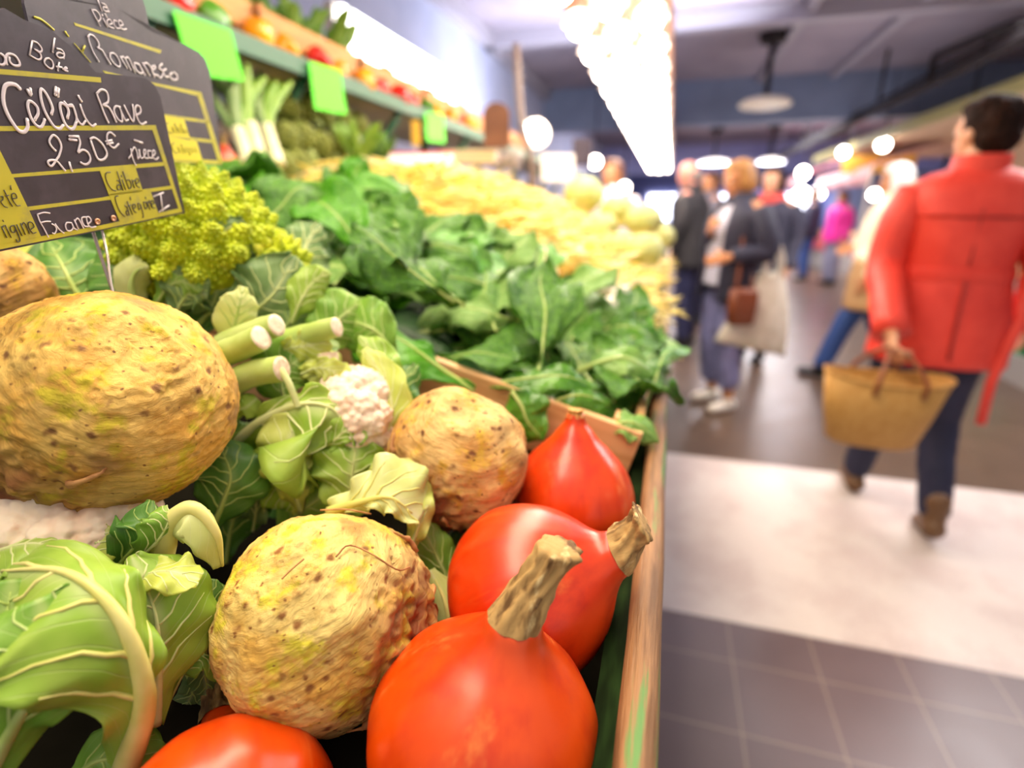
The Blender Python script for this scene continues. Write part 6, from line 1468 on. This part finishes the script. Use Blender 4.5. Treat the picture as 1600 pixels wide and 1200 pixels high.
# --- generic coat wearer for the people further off
def walker(loc, rot, H, label, skin, hair, hairm, coatm, trm, shm, hem=.80, wide=1.0, joints={}, vox=.010, scarf=None, lower=None, headyaw=0., headpitch=0., lean=0., collar=True):
    t, J, HM, top = person(loc, rot, H, label, skin, joints, hair, hairm, vox=vox, headyaw=headyaw, headpitch=headpitch, shoes=(shm, 0.0), lean=lean)
    trousers(t, J, trm, r=(.115, .082, .07), hem=.03); L = lean; w = wide
    b = loft([(hem, .22 * w, .17 * w, 0, 0), (.95, .215 * w, .165 * w, 0, .1 * L), (1.10, .205 * w, .155 * w, 0, .4 * L), (1.25, .215 * w, .155 * w, 0, .8 * L), (1.36, .215, .145, 0, L), (1.42, .15, .11, 0, L), (1.46, .085, .085, 0, L)], folds=.05, seed=loc[0] * 7)
    ct = thick(b.build('coat', coatm, t), .008)
    if collar: b = loft([(1.43, .09, .092, 0, L), (1.48, .085, .088, 0, L - .005), (1.505, .08, .08, 0, L - .01)]); thick(b.build('collar', coatm, ct))
    if lower is not None:
        b = loft([(lower[1], .235 * w, .19 * w, 0, 0), (.85, .225 * w, .18 * w, 0, 0), (1.02, .21 * w, .165 * w, 0, .2 * L)], folds=.06, seed=2); thick(b.build('coat_skirt', lower[0], t), .006)
    if scarf: b = loft([(1.41, .11, .11, 0, L), (1.45, .105, .11, 0, L), (1.49, .09, .095, 0, L)], folds=.1); thick(b.build('scarf', scarf, t), .015)
    for sd, e, q in ((-1, 'el', 'wl'), (1, 'er', 'wr')):
        sleeve(t, [V((sd * .172, L, 1.385)), V((sd * .225, L * .8 - .01, 1.27)), J[e], (J[e] + J[q]) / 2, J[q] * .95 + J[e] * .05], [.078, .078, .07, .062, .055], coatm)
    return t
FRINGE = [(0, -.045, .07, .078, .062, .05)]
walker(V((.22, 5.55, 0)), 1.25, 1.76, 'balding person in a black coat leaning to the stall, dark jeans', MT['skin_pink'], FRINGE, MT['hair_grey'], MT['black_coat'], MT['jeans_dark'], MT['shoe_black'], hem=.78, wide=1.05, joints=dict(er=(.24, .05, 1.14), wr=(.16, .26, 1.02), el=(-.25, .06, 1.14), wl=(-.22, .12, .90)), lean=.06, headpitch=-.2)
walker(V((.42, 6.9, 0)), 1.9, 1.74, 'person behind the bald one in the black coat, only the head clear', MT['skin_tan'], SHORT, MT['hair_brown'], MT['coat_grey'], MT['navy_trousers'], MT['shoe_black'], vox=.012)
walker(V((.80, 5.15, 0)), 2.6, 1.66, 'dark haired person with a red scarf behind the navy jacket', MT['skin'], BOB, MT['hair_dark'], MT['navy_jacket'], MT['jeans_dark'], MT['shoe_black'], scarf=MT['red_scarf'])
walker(V((1.58, 4.75, 0)), 1.25, 1.64, 'white haired person in a cream jacket and blue jeans, partly hidden by the coral coat', MT['skin_tan'], BOB + [(0, .0, .16, .09, .09, .06)], MT['hair_white'], MT['cream_jacket'], MT['jeans_blue'], MT['shoe_black'], hem=1.0, lower=(MT['tan_skirt'], .62), joints=dict(kl=(-.10, .16, .50), al=(-.10, .28, .09), kr=(.09, -.05, .50), ar=(.09, -.22, .11), er=(.24, .04, 1.14), wr=(.14, .22, 1.08)), wide=1.1)
walker(V((2.95, 11.3, 0)), 2.0, 1.66, 'person in a magenta top and grey trousers far down the aisle', MT['skin'], BOB, MT['hair_brown'], MT['magenta_top'], MT['grey_cloth'], MT['shoe_black'], vox=.014, wide=1.05)
walker(V((2.62, 11.9, 0)), 1.2, 1.72, 'person in dark blue behind the magenta top', MT['skin'], SHORT, MT['hair_dark'], MT['navy_jacket'], MT['jeans_blue'], MT['shoe_black'], vox=.014)
walker(V((3.15, 9.6, 0)), 2.8, 1.70, 'person in a grey coat between the magenta top and the cream jacket', MT['skin'], SHORT, MT['hair_grey'], MT['coat_grey'], MT['jeans_blue'], MT['shoe_black'], vox=.014)
walker(V((-.50, 4.75, 0)), 2.6, 1.72, 'seller in a white shirt behind the far end of the stall', MT['skin_tan'], SHORT, MT['hair_brown'], MT['white_shirt'], MT['navy_trousers'], MT['shoe_black'], vox=.012, hem=.95)

# ------------------------------------------------------------------ the stalls on the right of the aisle
mk('awning_stripe', '#e8d2d2', 0.7, wave=('#c8403c', 3.2, 0.0, 'Y')); mk('olive_edge', '#8c8450', 0.6); mk('tan_wall', '#b59a80', 0.7); mk('sign_yellow', '#f3c052', 0.6); mk('crate_green', '#1f8a4c', 0.45); mk('plinth_grey', '#a09a94', 0.6); mk('awning_red', '#c8505a', 0.7)
t = empty('stall_roof', (3.4, 6.5, 2.28), 'olive edged flat roof over the stalls on the right of the aisle', 'roof')
b = MB(); b.box((-.75, -2.6, .0), (1.6, 6.0, .05)); b.build('roof_panel', MT['tan_wall'], t, smooth=False)
b = MB(); b.box((-.80, -2.6, -.05), (-.75, 6.0, .07)); b.build('front_edge', MT['olive_edge'], t, smooth=False)
for y in (-2.4, 1.2, 5.6):
    b = MB(); b.tube([(1.3, y, -2.28), (1.3, y, 0)], .03, 10); b.build('post', MT['black_metal'], t)
    b = MB(); b.tube([(-.3, y, 0.05), (-.3, y, .84)], .015, 8); b.build('hanger', MT['black_metal'], t)
t = empty('stall_partition', (4.2, 6.2, 0), 'tan partition wall behind the coral coat on the right', 'partition')
b = MB(); b.box((0, -2.2, 0), (.05, 4.0, 2.26)); b.build('panel', MT['tan_wall'], t, smooth=False)
b = MB(); b.box((-.03, -2.25, 0), (.08, -2.2, 2.27)); b.build('frame', MT['olive_edge'], t, smooth=False)
t = empty('stall_counter', (3.3, 6.0, 0), 'grey plinth counter at the right edge behind the coral coat', 'counter')
b = MB(); b.box((-.55, -1.7, 0), (.4, 3.5, .22)); b.build('plinth', MT['plinth_grey'], t, smooth=False)
b = MB(); b.box((-.45, -1.6, .22), (.35, 3.4, .80)); b.build('cabinet', MT['plinth_grey'], t, smooth=False)
b = MB(); b.box((-.52, -1.68, .80), (.4, 3.48, .85)); o = b.build('worktop', MT['crate_wood'], t, smooth=False); bevel(o, .008)
t = empty('green_crate', (2.80, 5.55, .222), 'green plastic crate standing on the grey plinth at the right edge', 'crate')
b = MB(); b.box((-.02, -.55, 0), (.0, .55, .34)); b.build('side', MT['crate_green'], t, smooth=False)
for y in (-.55, .53):
    b = MB(); b.box((-.02, y, 0), (.045, y + .02, .34)); b.build('end', MT['crate_green'], t, smooth=False)
b = MB(); b.box((-.03, -.56, .31), (.0, .56, .35)); b.build('rim', MT['crate_green'], t, smooth=False)
def awning(x, y, z, ly, label):
    t = empty('striped_awning', (x, y, z), label, 'awning', 'striped awnings of the far stalls')
    b = MB(); n = int(ly * 14); rows = [[V((.9, -ly / 2 + ly * i / n, .35)), V((0, -ly / 2 + ly * i / n, 0))] for i in range(n + 1)]; b.grid(rows); thick(b.build('canopy', MT['awning_stripe'], t), .01)
    b = MB(); rows = [[V((-.005, -ly / 2 + ly * i / (n * 2), 0)), V((-.015 + .015 * sin(i), -ly / 2 + ly * i / (n * 2), -.24 - .03 * abs(sin(i * .45))))] for i in range(2 * n + 1)]; b.grid(rows); thick(b.build('valance', MT['awning_stripe'], t), .006)
    for yy in (-ly / 2, ly / 2):
        b = MB(); b.tube([(0, yy, 0), (0, yy, -z)], .02, 8); b.build('post', MT['white_enamel'], t)
awning(2.75, 10.9, 1.95, 3.0, 'red and white striped awning nearest beyond the coral coat')
awning(2.6, 15.2, 2.05, 4.0, 'red and white striped awning furthest along the right of the aisle')
def face_board(name, c, w, h, m, label, cat, glow=None):
    t = empty(name, c, label, cat); t.rotation_euler = (0, 0, 0)
    b = MB(); b.box((-w / 2, -.02, -h / 2), (w / 2, .02, h / 2)); b.build('board', m, t, smooth=False)
    b = MB()
    for x in (-w * .4, w * .4): b.tube([(x, 0, h / 2), (x, 0, h / 2 + .35)], .006, 6)
    b.build('chain', MT['black_metal'], t); return t
face_board('stall_sign', PY(1372, 256, 10.2), 1.0, .26, MT['sign_yellow'], 'long yellow signboard hanging over the right hand stalls', 'sign')
def goods_counter(x, y, ly, label, cols, seed):
    t = empty('market_counter', (x, y, 0), label, 'counter', 'counters of the far stalls')
    b = MB(); b.box((-.4, -ly / 2, 0), (.5, ly / 2, .8)); b.build('cabinet', MT['plinth_grey'], t, smooth=False)
    b = MB(); b.box((-.45, -ly / 2, .8), (.5, ly / 2, .84)); b.build('worktop', MT['crate_wood'], t, smooth=False)
    b = MB(); b.box((-.46, -ly / 2, .45), (-.40, ly / 2, .8)); b.build('cloth_front', MT['awning_red'], t, smooth=False)
goods_counter(3.95, 10.9, 2.6, 'counter with a red front below the nearer striped awning', None, 1)
goods_counter(3.9, 15.2, 3.6, 'counter with a red front below the further striped awning', None, 2)
# lamps and bright spots at the far stalls
def globe(loc, r, label):
    t = empty('globe_lamp', loc, label, 'lamp', 'lamps at the far stalls')
    b = MB(); b.ball((0, 0, 0), r, 16, 12); b.build('globe', MT['lamp_glow'], t)
    b = MB(); b.tube([(0, 0, r * .9), (0, 0, 3.1 - loc[2])], .008, 6); b.build('cord', MT['black_metal'], t)
for i, (px, py, y, r, lab) in enumerate([(1255, 270, 12.8, .11, 'globe lamp at the far stall left of the yellow sign'), (1208, 318, 12.8, .18, 'large globe lamp low over the far stall, left of the row'), (1252, 305, 12.8, .15, 'globe lamp low over the far stall in the middle of the row'), (1278, 302, 12.8, .12, 'globe lamp low over the far stall right of the middle one'), (1366, 304, 10, .075, 'globe lamp beside the head of the cream jacket'), (1318, 238, 10, .075, 'globe lamp above the striped awning'), (1380, 226, 9, .08, 'globe lamp above the yellow sign'), (930, 253, 7, .07, 'small globe lamp behind the seller'), (976, 293, 7, .06, 'low small globe lamp beside the seller')]):
    globe(PY(px, py, y), r, lab)
if WORKSHOP is not None: bpy.data.scenes.remove(WORKSHOP)
